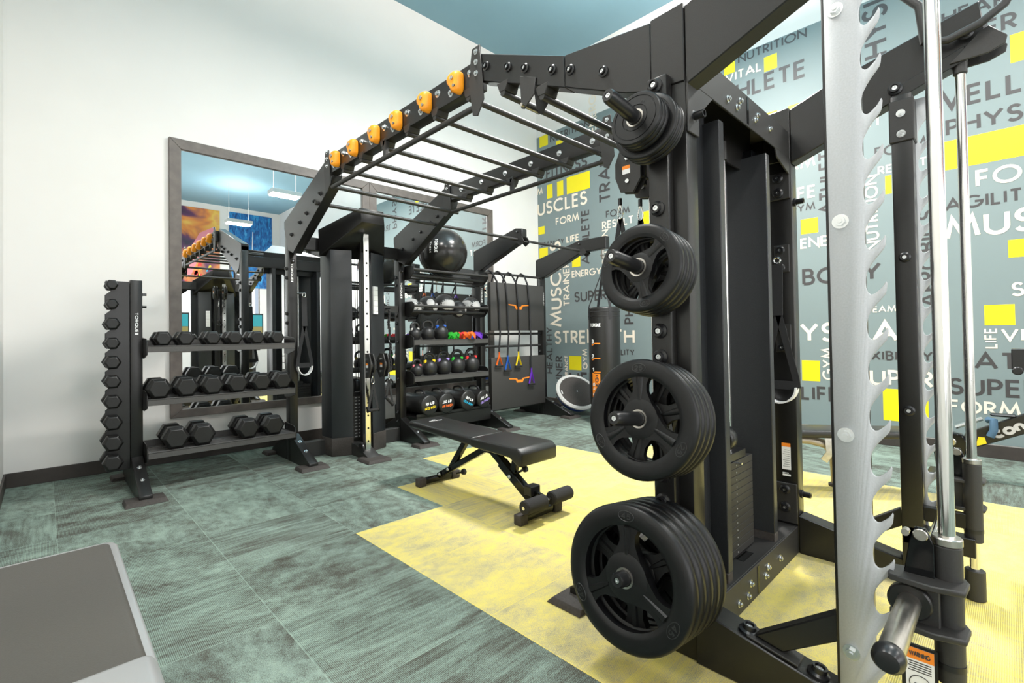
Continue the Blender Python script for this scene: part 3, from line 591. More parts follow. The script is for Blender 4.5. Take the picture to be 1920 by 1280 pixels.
# ---------------------------------------------------------------- cable columns
def cable_column(label, loc, rz, near):
    t = thing('cable_column', label, 'cable machine', loc, 'cable columns of the rig', rz)
    L = [(-.306, .04), (-.301, -.185), (-.107, -.263), (-.107, -.215), (-.255, -.15), (-.26, .04)]
    for s in (1, -1):
        q = [(a * s, b) for a, b in L]
        MB().prism(q, 'z', .18, 2.06).build('shroud', 'shroud', t, bevel=.003)
        MB().prism([(a * s * 1.012, b - .006 if b < 0 else b) for a, b in L], 'z', 0, .18).build('shroud_base', 'pad', t, bevel=.003)
    fr = [(-.13, -.52, 2.30), (.12, -.52, 2.30), (.12, -.50, 2.445), (-.13, -.50, 2.445)]; bk = [(-.37, -.08, 2.0), (.37, -.08, 2.0), (.37, -.06, 2.27), (-.37, -.06, 2.27)]
    MB().loft(bk, fr).build('hood', 'metal', t, bevel=.006)
    r = MB(); r.box((-.085, -.47, .07), (-.028, -.415, 2.20)); r.build('height_rail', 'chrome', t, bevel=.003)
    h = MB()
    for i in range(16): h.cyl((-.056, -.4712, .16 + i * .125), (-.056, -.4702, .16 + i * .125), .010, n=12)
    h.build('height_holes', 'gloss', t)
    MB().box((-.025, -.30, .12), (.06, -.24, 2.3)).build('inner_post', 'metal', t, bevel=.004)
    f = MB(); f.loft([(-.205, -.745, 0), (.045, -.745, 0), (.045, -.50, 0), (-.205, -.50, 0)], [(-.19, -.73, .03), (.03, -.73, .03), (.03, -.51, .03), (-.19, -.51, .03)]); f.build('foot_pad', 'pad', t, bevel=.003)
    g = MB(); g.prism([(-.60, .03), (-.36, .12), (-.20, .12), (-.20, .0), (-.60, .0)], 'x', -.13, .0); g.build('foot_leg', 'steel_dark', t, bevel=.003)
    w = MB(); w.cyl((-.135, -.46, .10), (-.115, -.46, .10), .05, n=24, ch=.004); w.build('floor_pulley', 'plastic', t)
    st = MB()
    ox, oy = (.05, .06) if near else (0, 0)
    for i in range(13): st.box((ox - .22, oy - .20, .15 + i * .033), (ox + .22, oy - .085, .15 + i * .033 + .0315))
    st.build('weight_stack', 'steel_dark', t, bevel=.0012)
    sm = MB()
    for i in range(13):
        for xx in (-.06, -.02): sm.box((ox + xx, oy - .2012, .160 + i * .033), (ox + xx + .025, oy - .2, .171 + i * .033))
        sm.cyl((ox - .02, oy - .085, .163 + i * .033), (ox - .02, oy - .0838, .163 + i * .033), .004, n=8)
    sm.build('stack_numbers', 'grey', t)
    tp = MB(); tp.box((-.15, -.19, .58), (.12, -.09, .615)); tp.box((-.05, -.16, .615), (-.035, -.12, .75)); tp.box((.035, -.16, .615), (.05, -.12, .75)); tp.cyl((-.034, -.14, .68), (.034, -.14, .68), .062, n=28, ch=.006); tp.cyl((-.06, -.14, .745), (.06, -.14, .745), .011, n=12); bmesh.ops.translate(tp.bm, verts=tp.bm.verts[:], vec=(ox, oy, 0)); tp.build('stack_carriage', 'plastic', t, bevel=.001)
    MB().cyl((ox - .02, oy - .0845, .57), (ox - .02, oy - .06, .57), .006, n=10).build('selector_pin', 'zinc', t)
    for x in (-.085, .085):
        m = MB(); m.cyl((x + ox, oy - .14, .12), (x + ox, oy - .14, 2.12), .0105, n=14); m.build('guide_rod', 'chrome', t); MB().cyl((x + ox, oy - .14, 2.0), (x + ox, oy - .14, 2.09), .018, n=14).build('rod_cap', 'steel_dark', t)
    for xx, yy in ((0, -.165), (.0, -.115)): MB().cyl((xx + ox, yy + oy, .72), (xx + ox, yy + oy, 2.15), .0032, n=6).build('cable', 'plastic', t)
    pz = .90 if not near else 2.03
    for x in (-.055, .10):
        y = -.50
        p = MB(); oct_ = [(-.075, -.03), (-.075, .045), (-.045, .115), (.03, .12), (.075, .06), (.075, -.06), (.03, -.125), (-.045, -.11)]
        for dx in (-.028, .016): p.prism([(y + a, pz + b) for a, b in oct_], 'x', x + dx, x + dx + .012)
        p.cyl((x - .015, y, pz), (x + .015, y, pz), .058, n=28)
        o = p.build('pulley_head', 'steel_dark', t, bevel=.002)
        q = MB()
        for dz in (.06, -.06):
            for s in (-1, 1): q.cyl((x + (-.028 if s < 0 else .028), y, pz + dz), (x + (-.036 if s < 0 else .036), y, pz + dz), .012, n=6)
        q.build('pulley_bolt', 'zinc', o); 
        l_ = MB(); l_.mi = 0
        for s, xx in ((-1, x - .0285), (1, x + .0285)):
            l_.mi = 0; l_.quad((xx, y - .03, pz - .02), (0, 1, 0), (0, 0, 1), .045, .04); l_.mi = 1; l_.quad((xx + s * .0004, y - .03, pz + .005), (0, 1, 0), (0, 0, 1), .045, .018)
        l_.build('pulley_label', ['white', 'orangeflat'], o, smooth=0, normals=False)
    br = MB(); br.box((-.06, -.44, pz - .05), (.11, -.425, pz - .042)); br.box((-.06, -.44, pz + .042), (.11, -.425, pz + .05)); br.cyl((.025, -.46, pz - .07), (.025, -.46, pz + .07), .010, n=12); br.build('pulley_bracket', 'steel_dark', t)
    lb = MB(); lb.mi = 0; lb.box((.125, -.2595, 1.42), (.19, -.2365, 1.71), Matrix.Rotation(math.atan2(.078, .194), 3, 'Z')); lb.mi = 1
    for i in range(5): lb.box((.125, -.2605, 1.45 + .055 * i), (.19, -.2355, 1.453 + .055 * i), Matrix.Rotation(math.atan2(.078, .194), 3, 'Z'))
    lb.build('exercise_chart', ['white', 'grey'], t, label='white exercise chart sticker')
    if near:
        MB().box((.285, -.09, .14), (.395, -.03, 2.10)).build('frame_bar', 'shroud', t, bevel=.003)
        MB().box((-.48, -.09, .14), (-.275, -.03, 2.10)).build('frame_bar', 'gloss', t, bevel=.003)
        MB().box((-.255, -.185, .64), (-.12, -.178, 2.06)).build('inner_panel', 'gloss', t); MB().box((.12, -.185, .64), (.245, -.178, 2.06)).build('inner_panel', 'gloss', t)
        MB().box((-.12, -.24, .64), (.12, -.233, 2.06)).build('inner_panel', 'gloss', t)
    return t
cable_column('black cable column with chrome height rail between two uprights before the mirror', (2.39, 4.80, 0), 0, False)
cable_column('black cable column behind the weight plate posts with its stack facing the camera', (2.36, .85, 0), math.pi, True)

# ---------------------------------------------------------------- dumbbell rack (left bay)
dr = thing('dumbbell_rack', 'black three tray dumbbell rack with a notched side tower by the left wall', 'dumbbell rack', (1.15, 4.8, 0))
upright(dr, UX[0], YF, UX[0] + PW, YB, 1.66); logo(dr, UX[0] + .03, YF, 1.40, .155)
leg(dr, UX[0] + .04, YF, -1); leg(dr, UX[0] + .04, YB, 1, .42)
for z in (1.55, 1.45): bolt(dr, (UX[0] + PW, 4.80, z), (1, 0, 0), 'knob', .7)
TZ = [1.612, 1.462, 1.311, 1.160, 1.013, .865, .712, .553, .398, .250]
q = [(.50, .17), (.50, 1.645), (.355, 1.645)]
for z in TZ: q += [(.352, z + .03), (.352, z - .015), (.392, z - .032), (.392, z - .038), (.352, z - .075)]
q += [(.352, .17)]
for y in (4.765, 4.825): MB().prism(q, 'y', y, y + .008).build('notched_side_plate', 'metal', dr, world=True)
def tray(par, xa, xb, z, yf=4.58, yb=4.93, lip=.047, grooved=False):
    m = MB(); m.box((xa, yf, z - lip), (xb, yf + .006, z + .004)); m.box((xa, yf, z - .006), (xb, yb, z)); m.box((xa, yb - .006, z - .006), (xb, yb, z + .05))
    if grooved:
        for i in range(7): m.box((xa + .02, yf + .03 + i * .045, z), (xb - .02, yf + .05 + i * .045, z + .003))
    m.build('tray', 'tray', par, bevel=.0015, world=True)
    for s, x in ((1, xa), (-1, xb)):
        MB().prism([(yf + .005, z - lip - .02), (yf + .002, z + .03), (yf + .06, z + .06), (4.86, z + .07), (4.86, z - .10), (4.74, z - .10)], 'x', x - s * .0085, x - s * .0005).build('tray_bracket', 'metal', par, bevel=.002, world=True)
TRZ = [1.132, .714, .300]
for z in TRZ: tray(dr, UX[0] + PW + .012, UX[1] - .012, z, grooved=True)
# ---------------------------------------------------------------- hex dumbbells
def make_dumbbell(w, L, hd):
    """hex dumbbell along Y, flats up and down, resting height = half flat height"""
    R = w / 2; t = thing('hex_dumbbell', 'x', 'dumbbell'); fl_ = .866 * R
    for s in (-1, 1):
        m = MB(); y1 = s * L / 2; y0 = s * (L / 2 - hd)
        m.lathe([(R * .80, 0), (R, hd * .16), (R, hd * .80), (R * .76, hd)], (0, y0, 0), (0, s, 0), 6)
        m.build('head', 'hexrub', t, bevel=.003, smooth=20)
    m = MB(); a = L / 2 - hd * .9; m.lathe([(.012, -a), (.0155, -a * .5), (.0165, 0), (.0155, a * .5), (.012, a)], (0, 0, 0), (0, 1, 0), 14); m.build('handle', 'brushed', t)
    return t
protos = {}
def dumbbell(w, L, hd, loc, label, group):
    k = (w, L, hd)
    if k not in protos:
        t = make_dumbbell(w, L, hd); t.location = loc; t['label'] = label; t['group'] = group; protos[k] = t; return t
    return dup(protos[k], loc, label=label, group=group)
SZ = [.082, .084, .104, .100, .112, .112, .118, .126, .134, .134]
for i, z in enumerate(TZ):
    w = SZ[i]; L = .20 + .010 * i; hd = .060 + .003 * i
    dumbbell(w, L, hd, (.388, 4.80, z), 'small black hex dumbbell on the side tower, %s from the top' % ordinal(i), 'hex dumbbells on the side tower')
for row, xs_, zc, w, L, hd, nm in ((0, (.699, .852, 1.047, 1.217, 1.398, 1.571), 1.132, .130, .27, .085, 'top'), (1, (.672, .859, 1.046, 1.238, 1.435, 1.618), .714, .178, .31, .105, 'middle'), (2, (.784, .973, 1.323, 1.538), .303, .196, .33, .120, 'bottom')):
    for i, x in enumerate(xs_):
        dumbbell(w, L, hd, (x, 4.585 + L / 2, zc + .0025 + w / 2 * .866), 'black hex dumbbell on the %s rack tray, %s from the left' % (nm, ordinal(i)), 'hex dumbbells on the %s tray' % nm)
# ---------------------------------------------------------------- storage rack (right bays)
sr = thing('storage_rack', 'black storage rack with ball rails and trays, two raised arms at its right', 'storage rack', (4.2, 4.8, 0))
for k in (3, 4):
    upright(sr, UX[k], YF, UX[k] + PW, YB, 2.28); logo(sr, UX[k] + .02, YF, 1.81, .17)
    leg(sr, UX[k] + .04, YF, -1, .50); leg(sr, UX[k] + .04, YB, 1, .40)
    a = UX[k]
    qa = [(4.87, 2.30), (4.87, 2.03), (4.74, 2.03), (4.02, 2.30), (3.97, 2.36), (3.97, 2.455), (4.08, 2.475)]
    if k == 4: qa = [(4.87, 2.30), (4.87, 2.03), (4.70, 2.03), (4.02, 2.31), (3.62, 2.31), (3.62, 2.475), (4.06, 2.475)]
    MB().prism(qa, 'x', a - .004, a + PW + .004).build('raised_arm', 'metal', sr, bevel=.006, world=True)
    m = MB(); m.prism([(4.09, 2.33), (3.97, 2.36), (3.93, 2.29), (4.0, 2.25)], 'x', a - .012, a - .004); m.prism([(4.09, 2.33), (3.97, 2.36), (3.93, 2.29), (4.0, 2.25)], 'x', a + PW + .004, a + PW + .012); m.cyl((a - .02, 3.965, 2.30), (a + PW + .02, 3.965, 2.30), .009, n=10)
    m.build('hook_plate', 'steel_dark', sr, world=True)
    for y, z in ((4.05, 2.43), (4.12, 2.36)): bolt(sr, (a - .004, y, z), (-1, 0, 0), 'cap', .8)
    for z in (1.56, 1.19, .94): bolt(sr, (a, 4.80, z), (-1, 0, 0), 'cap', .85)
XA, XB = UX[2] + PW + .012, UX[3] - .012
for z in (1.138, .722): tray(sr, XA, XB, z, 4.59, 4.96, .055)
for zf, zl in ((1.528, 1.468), (1.942, 1.882)):
    for y, z in ((4.59, zf), (4.66, zl), (4.93, zf), (4.88, zl)):
        MB().cyl((XA, y, z), (XB, y, z), .0165, n=14).build('ball_rail', 'steel_dark', sr, world=True)
    for s, x in ((1, XA), (-1, XB)): MB().prism([(4.575, zf - .03), (4.575, zf + .025), (4.62, zf + .05), (4.90, zf + .05), (4.945, zf + .025), (4.945, zf - .03), (4.88, zl - .05), (4.66, zl - .05)], 'x', x - s * .008, x).build('rail_bracket', 'metal', sr, bevel=.002, world=True)
m = MB(); m.box((XA, 4.56, .12), (XB, 4.575, .30)); m.box((XA, 4.56, .262), (XB, 5.02, .272)); m.box((XA, 5.01, .12), (XB, 5.02, .38)); m.build('floor_tray', 'metal', sr, bevel=.002, world=True)
for z in (2.03, 1.20, 1.03, .55, .17): MB().cyl((UX[3] + PW, 4.80, z), (UX[4], 4.80, z), .0165, n=14).build('cross_bar', 'steel_dark', sr, world=True)
for k in (2, 3, 4):
    for i, z in enumerate((1.12, .70)):
        if k == 2: bolt(sr, (UX[k], 4.785, z), (-1, 0, 0), 'cap', .7)
# ---------------------------------------------------------------- kettlebells
def make_kettlebell(r, col):
    t = thing('kettlebell', 'x', 'kettlebell'); H = r * .9
    m = MB(); m.lathe([(0, -H), (r * .62, -H), (r * .70, -H + .004), (r * .93, -r * .42), (r, 0), (r * .93, r * .40), (r * .70, r * .74), (r * .35, r * .96), (0, r)], (0, 0, 0), (0, 0, 1), 28); m.build('bell', 'kbell', t, smooth=50)
    hw, ht = r * .70, r * 1.75; P_ = [(-hw * .80, 0, r * .55), (-hw * 1.0, 0, r * .95), (-hw * 1.06, 0, ht * .78)]
    P_ += [(-hw * 1.06 + .03 - .03 * math.cos(a), 0, ht * .84 + .03 * math.sin(a)) for a in (.5, 1.0, 1.5)]
    path = [(-hw * 1.08 * math.cos(a) * (1 - .12 * max(0, -math.sin(a))), 0, ht * .62 + (ht * .42) * math.copysign(abs(math.sin(a)) ** .8, math.sin(a))) for a in [math.radians(-42 + 264 * k / 18) for k in range(19)]]
    MB().tube(path, r * .155 + .003, 12).build('handle', 'kbell', t)
    for s in (-1, 1): MB().cyl((s * hw * .85, 0, r * .63), (s * hw * 1.03, 0, r * 1.02), r * .20 + .002, n=14, ch=.003).build('colour_band', col, t, label='%s handle band' % (col if col != 'lgrey' else 'pale grey'))
    return t
for i, (x, y, r, col, nm) in enumerate(((3.150, 4.69, .070, 'pink', 'small black kettlebell with pink bands'), (3.335, 4.70, .094, 'yellow', 'black kettlebell with yellow bands'), (3.548, 4.71, .099, 'lilac', 'black kettlebell with lilac bands'), (3.770, 4.72, .102, 'green', 'black kettlebell with green bands'), (4.000, 4.72, .106, 'red', 'largest black kettlebell with red bands'))):
    k = make_kettlebell(r, col); k.location = (x, y, .7225 + r * .9); k['label'] = nm + ' on the lower rack tray'; k['group'] = 'kettlebells on the lower tray'
for i, (x, y, r, col, nm) in enumerate(((3.150, 4.72, .073, 'lgrey', 'small black kettlebell with pale grey bands'), (3.330, 4.72, .082, 'plastic', 'black kettlebell with plain black handle ends'), (3.525, 4.72, .092, 'blue', 'black kettlebell with bright blue bands'))):
    k = make_kettlebell(r, col); k.location = (x, y, 1.1385 + r * .9); k.rotation_euler.z = (.1, -.15, .1)[i]; k['label'] = nm + ' on the upper rack tray'; k['group'] = 'kettlebells on the upper tray'
# ---------------------------------------------------------------- resistance bands heaped on the upper tray
for i, (x, y, col, nm) in enumerate(((3.70, 4.68, 'green', 'bright green'), (3.83, 4.72, 'red', 'red'), (3.885, 4.61, 'orange', 'orange red'), (3.97, 4.76, 'blue', 'blue'), (4.07, 4.70, 'purple', 'purple'))):
    rnd = random.Random(i); b = MB()
    pts = []
    for k in range(40):
        a = k / 40 * 2 * math.pi
        pts.append((.055 * math.cos(a) + .025 * math.cos(3 * a + i), .06 * math.sin(a) + .02 * math.cos(2 * a), .036 + .026 * math.sin(4 * a + i)))
    b.strip(pts, .042, .003, (0, 0, 1), True)
    pts2 = [(p[0] * .75 + .02, p[1] * .8, p[2] * .8 + .004 + .01 * math.sin(k)) for k, p in enumerate(pts[::2])]
    b.strip(pts2, .03, .003, (.3, 0, 1), True)
    o = b.build('resistance_band', col, None, smooth=60); o.location = (x, y, 1.1385 - min(v.co.z for v in o.data.vertices))
    tag(o, nm + ' rubber loop band lying on the upper tray beside the kettlebells', 'exercise band', 'loop bands on the upper tray')
# ---------------------------------------------------------------- medicine balls and exercise ball
M['medball'] = pm('medicine_ball_black', (.022, .021, .021), .55, 0, .2, 200, .2)
def medball(x, y, z, r, rot, label, patches):
    t = thing('medicine_ball', label, 'medicine ball', (x, y, z), 'medicine balls on the middle rails'); t.rotation_euler = rot
    MB().sphere((0, 0, 0), r, 28, 18).build('shell', 'medball', t, smooth=80)
    p = MB()
    for ax, kind in patches:
        d, u, w = p.frame(ax); n = 20; prev = None
        cap = [p.bm.verts.new(d * r * 1.006)]
        rings = []
        for k in (1, 2, 3, 4):
            ring = []
            for i in range(n):
                a = 2 * math.pi * i / n
                sp = (.42 if kind == 'disc' else .66 + .20 * math.cos(2 * a)) * k / 4
                ring.append(p.bm.verts.new((d * math.cos(sp) + (u * math.cos(a) + w * math.sin(a)) * math.sin(sp)) * r * (1.006 if k < 4 else 1.0)))
            rings.append(ring)
        for i in range(n): p.face([cap[0], rings[0][i], rings[0][(i + 1) % n]])
        for A, B in zip(rings, rings[1:]):
            for i in range(n): p.face([A[i], B[i], B[(i + 1) % n], A[(i + 1) % n]])
    p.build('pale_panel', 'lgrey', t, smooth=80, label='pale grey panels')
ALLP = [((.1, -1, .1), 'panel'), ((1, .1, 0), 'panel'), ((-1, .1, 0), 'panel'), ((0, 1, 0), 'panel')]
def railz(r):  # sphere resting between rails at y 4.66 and 4.88 (z 1.468, radius .0165)
    return 1.468 + math.sqrt((r + .0165) ** 2 - .11 ** 2) if r > .1 else 1.505 + r
medball(3.155, 4.77, railz(.105), .105, (0, 0, -.2), 'smallest pale and black medicine ball at the left end of the rails', [((-.1, -1, .1), 'disc'), ((.9, -.5, -.1), 'panel'), ((-.4, -.5, .8), 'panel')])
medball(3.375, 4.77, railz(.118), .118, (0, 0, .1), 'black medicine ball with a small round pale patch on the rails', [((-.35, -.85, .3), 'disc'), ((.65, -.75, -.2), 'panel'), ((-.9, .4, -.1), 'panel')])
medball(3.620, 4.77, railz(.132), .132, (0, 0, 0), 'largest black medicine ball with a wide pale panel on the rails', [((-.15, -1, -.05), 'panel'), ((1, .1, .1), 'panel')])
medball(3.840, 4.77, railz(.104), .104, (0, 0, 0), 'mostly black medicine ball between two larger ones on the rails', [((.95, -.45, 0), 'panel'), ((-.3, -.7, -.6), 'disc')])
medball(4.045, 4.77, railz(.125), .125, (0, 0, 0), 'black medicine ball with pale panel at the right end of the rails', [((.25, -.95, .1), 'panel'), ((-1, -.2, .2), 'panel')])
eb = thing('exercise_ball', 'large glossy black exercise ball resting on the top rack rails', 'exercise ball', (3.61, 4.77, 2.205))
m = MB(); prof = []
for k in range(65):
    a = math.pi * k / 64; rr = .30 + (.0016 if k % 2 else 0) * math.sin(a); prof.append((rr * math.sin(a) if 0 < k < 64 else 0, -.30 * math.cos(a)))
m.lathe(prof, (0, 0, 0), (.96, .12, .15), 48); m.build('shell', 'ball', eb, smooth=80)
tx = MB(); Vd = Vector((-.84, -.55, .10)).normalized(); 
for word, off, hh in (('TORQUE', 0, .05), ('FITNESS', -.062, .026)):
    for qd in text_quads(word, .165, hh * .8, .2):
        vs = []
        for a, b in qd:
            th = math.atan2(Vd.y, Vd.x) + (b + off) / .30; ph = .10 / .30 - a / .30 + .08; vs.append(tx.bm.verts.new(Vector((math.cos(th) * math.cos(ph), math.sin(th) * math.cos(ph), math.sin(ph))) * .3035))
        tx.face(vs)
tx.build('lettering', 'white', eb, smooth=0, normals=False)
# ---------------------------------------------------------------- weight bags on the floor tray
for i, (x, num, kg, col, tilt) in enumerate(((3.215, '10 LB', '(4.5 KG)', 'yellow', .12), (3.462, '20 LB', '(9.1 KG)', 'orange', .06), (3.790, '30 LB', '(13.6 KG)', 'cyan', -.45), (4.045, '40 LB', '(18.1 KG)', 'purple', .35))):
    r = .118 if i < 3 else .112; t = thing('weight_bag', 'black cylindrical weight bag marked %s in white and its kilograms in %s' % (num, col), 'weight bag', (x, 4.53, .275 + r), 'weight bags on the floor tray')
    m = MB(); m.lathe([(0, 0), (r * .86, 0), (r * .95, .006), (r, .02), (r * .985, .10), (r * 1.0, .22), (r * .97, .36), (r, .44), (r * .9, .46), (0, .46)], (0, 0, 0), (0, 1, 0), 36); m.build('bag', 'vinyl', t, smooth=50)
    m = MB(); m.tube([(.0, .10, r), (0, .12, r + .03), (0, .2, r + .045), (0, .28, r + .03), (0, .30, r)], .011, 8); m.build('grip_handle', 'strap', t)
    c_, s_ = math.cos(tilt), math.sin(tilt); u = Vector((c_, 0, s_)); v = Vector((-s_, 0, c_))
    m = MB(); m.mi = 0; m.text(num, Vector((0, -.0015, 0)) - u * .06 + v * .005, u, v, .12, .034, .26, .2); m.mi = 1; m.text(kg, Vector((0, -.0015, 0)) - u * .075 - v * .045, u, v, .15, .032, .24, .2)
    m.build('printed_weight', ['white', col if col != 'purple' else 'lilac'], t, smooth=0, normals=False)
# ---------------------------------------------------------------- folding mats, resistance tubes
for i, (z0, z1) in enumerate(((1.245, 1.895), (.185, .885))):
    t = thing('exercise_mat', 'charcoal exercise mat with orange winged mark hanging on the %s rack bar' % ('upper' if i == 0 else 'lower'), 'exercise mat', (4.86, 4.72, z0), 'folded mats hung on the rack')
    for k in range(3): MB().box((4.335 + .004 * k, 4.70 + .026 * k, z0), (5.405, 4.7245 + .026 * k, z1 - .004 * k)).build('mat_fold', 'mat', t, bevel=.006, seg=2, world=True)
    zc = .5 * (z0 + z1) - (.0 if i == 0 else -.015); a = 4.87
    MB().prism([(a - .21, zc + .025), (a - .085, zc + .015), (a - .055, zc - .03), (a + .055, zc - .03), (a + .085, zc + .015), (a + .21, zc + .025), (a + .21, zc + .04), (a + .06, zc + .03), (a + .04, zc + .008), (a - .04, zc + .008), (a - .06, zc + .03), (a - .21, zc + .04)], 'y', 4.6985, 4.7002).build('winged_mark', 'orangeflat', t, world=True, smooth=0)
    for xx in (4.42, 5.32): MB().cyl((xx, 4.74, z1 - .03), (xx, 4.81, z1 - .03), .008, n=10).build('hanging_eyelet', 'zinc', t, world=True)
TUBX = ((4.445, .765, .912, 'orange', 'orange red'), (4.605, .695, .860, 'blue', 'blue'), (4.815, .742, .905, 'yellow', 'yellow'), (5.075, .475, .665, 'purple', 'purple'))
for i, (x, zb, zt, col, nm) in enumerate(TUBX):
    t = thing('resistance_tube', 'black cord resistance tube with a %s triangular handle hanging over the rack bar' % nm, 'resistance tube', (x, 4.72, 1.9), 'resistance tubes over the rack bar')
    xt = x + (.02 if i < 3 else -.01)
    path = [(x - .10, 4.87, 1.86), (x - .09, 4.86, 1.95), (x - .07, 4.835, 2.035), (x - .045, 4.80, 2.060), (x - .02, 4.765, 2.035), (xt - .02, 4.69, 1.90), (xt, 4.672, 1.6), (xt + .008, 4.67, 1.2), (x, 4.668, zt + .05)]
    MB().tube(path, .0125, 8).build('cord', 'strap', t, world=True)
    for hz, hb, hx, hy in ((zt, zb, x, 4.665), ):
        m = MB(); m.strip([(hx, hy, hz + .05), (hx, hy, hz), (hx - .05, hy, hb + .02)], .022, .004, (.3, -1, 0)); m.strip([(hx, hy, hz), (hx + .05, hy, hb + .02)], .022, .004, (.3, -1, 0)); m.build('handle_strap', col, t, world=True, label=nm + ' strap')
        MB().cyl((hx - .065, hy, hb + .008), (hx + .065, hy, hb + .008), .014, n=14, ch=.003).build('grip', 'foam', t, world=True)
    m = MB(); m.strip([(x - .10, 4.87, 1.87), (x - .13, 4.87, 1.80)], .02, .004, (0, 1, 0)); m.strip([(x - .10, 4.87, 1.87), (x - .06, 4.87, 1.80)], .02, .004, (0, 1, 0)); m.build('back_handle_strap', col, t, world=True)
    MB().cyl((x - .15, 4.87, 1.795), (x - .04, 4.87, 1.795), .013, n=12).build('grip', 'foam', t, world=True)
# ---------------------------------------------------------------- half ball trainer, punching bag
n_ = Vector((-.33, -.65, .69)).normalized(); bc = Vector((5.80, 4.42, .33))
t = thing('balance_trainer', 'round black balance platform with pale ring and blue dome leaning beside the rack foot', 'balance trainer', bc)
m = MB(); m.lathe([(0, .002), (.268, .002), (.270, -.004), (.27, -.02)], (0, 0, 0), n_, 48); m.build('platform', 'pad', t)
m = MB(); m.lathe([(.269, .0), (.272, .008), (.30, .010), (.322, -.004), (.322, -.026), (.30, -.038), (.269, -.036)], (0, 0, 0), n_, 48, closed=True); m.build('rim', 'whiteplastic', t)
m = MB(); m.lathe([(.300, -.034), (.295, -.08), (.26, -.15), (.19, -.20), (.10, -.225), (0, -.232)], (0, 0, 0), n_, 40); m.build('dome', pm('dome_blue', (.01, .06, .35), .4), t, smooth=60)
m = MB(); m.lathe([(.009, .0021), (.009, .006), (0, .006)], (0, 0, 0), n_, 12); m.build('valve', 'zinc', t)
dd, uu, ww = MB().frame(n_)
for s in (-1, 1):
    m = MB(); e = uu * s * .245; m.loft([e + ww * .03 - uu * .008 + n_ * .0021, e - ww * .03 - uu * .008 + n_ * .0021, e - ww * .03 + uu * .008 + n_ * .0021, e + ww * .03 + uu * .008 + n_ * .0021], [p + n_ * .003 for p in (e + ww * .03 - uu * .008 + n_ * .0021, e - ww * .03 - uu * .008 + n_ * .0021, e - ww * .03 + uu * .008 + n_ * .0021, e + ww * .03 + uu * .008 + n_ * .0021)]); m.build('hand_slot', 'white', t)
PBX, PBY, PBR, PBT = 5.45, 3.69, .205, 1.53
t = thing('punching_bag', 'tall black punching bag with orange height marks hanging from the rack arm', 'punching bag', (PBX, PBY, .24))
m = MB(); m.lathe([(0, 0), (PBR * .9, 0), (PBR * .97, .012), (PBR, .04), (PBR, PBT - .24 - .03), (PBR * .985, PBT - .24 - .008), (PBR * .95, PBT - .24), (0, PBT - .24)], (0, 0, 0), (0, 0, 1), 48); m.build('bag', 'vinyl', t, smooth=50)
m = MB()
for z in (PBT - .36, PBT - .30): m.lathe([(PBR + .0005, -.004), (PBR + .003, 0), (PBR + .0005, .004)], (0, 0, z), (0, 0, 1), 48)
m.build('seam', 'strap', t)
def on_bag(th, z, lift=.0022): return Vector((math.cos(th) * (PBR + lift), math.sin(th) * (PBR + lift), z - .24))
def bag_quads(m, quads, th0, z0):
    for q in quads: m.face([m.bm.verts.new(on_bag(th0 + a / PBR, z0 + b)) for a, b in q])
TH = math.atan2(-PBY, -PBX) - 1.0     # angle of the printed side as seen from the room (image left)
m = MB(); bag_quads(m, text_quads('TORQUE', .16, .05, .24), TH, 1.27); m.build('printed_name', 'white', t, smooth=0, normals=False)
for num, z in (('3', 1.055), ('2', .862), ('1', .685)):
    m = MB(); m.mi = 0; bag_quads(m, text_quads(num, .035, .055, .25), TH + .10, z); m.mi = 1
    bag_quads(m, [[(0, 0), (.02, 0), (.02, .014), (0, .014)], [(.02, 0), (.05, .018), (.05, .032), (.02, .014)]] + [[(.05 + .02 * k, .018), (.07 + .02 * k, .018), (.07 + .02 * k, .032), (.05 + .02 * k, .032)] for k in range(4)], TH + .10, z - .025)
    m.build('height_mark', ['white', 'orangeflat'], t, smooth=0, normals=False)
m = MB(); bag_quads(m, [[(.02 * k, 0), (.02 * k + .02, 0), (.02 * k + .02, .40), (.02 * k, .40)] for k in range(6)], TH + .12, .265); m.build('orange_patch', 'orangeflat', t, smooth=0, normals=False)
m = MB(); 
for wd, off, col, L_, hh in (('100 LB', .045, 0, .26, .036), ('(45.4 KG)', .10, 1, .36, .050)):
    m.mi = col
    for q in text_quads(wd, L_, hh, .24): m.face([m.bm.verts.new(on_bag(TH + .12 + (off - b) / PBR, .285 + a, .0045)) for a, b in q])
m.build('printed_weight', ['white', 'dark'], t, smooth=0, normals=False)
m = MB()
for k in range(4):
    a = math.pi / 4 + k * math.pi / 2 + .2; m.strip([(math.cos(a) * (PBR + .003), math.sin(a) * (PBR + .003), PBT - .24 - .16), (math.cos(a) * (PBR + .003), math.sin(a) * (PBR + .003), PBT - .24 + .004), (math.cos(a) * .01, math.sin(a) * .01, 2.03 - .24)], .035, .003, (-math.sin(a), math.cos(a), 0))
m.build('hanging_strap', 'strap', t)
m = MB(); m.cyl((0, 0, 2.02 - .24), (0, 0, 2.19 - .24), .008, n=10); m.cyl((0, 0, 2.18 - .24), (0, 0, 2.30 - .24), .022, n=14, ch=.004); m.box((-.03, -.03, 2.22 - .24), (.03, .03, 2.235 - .24)); m.lathe([(.02, -.004), (.024, 0), (.02, .004), (.016, 0)], (0, 0, 2.03 - .24), (1, 0, 0), 18, closed=True); m.build('swivel', 'brushed', t)

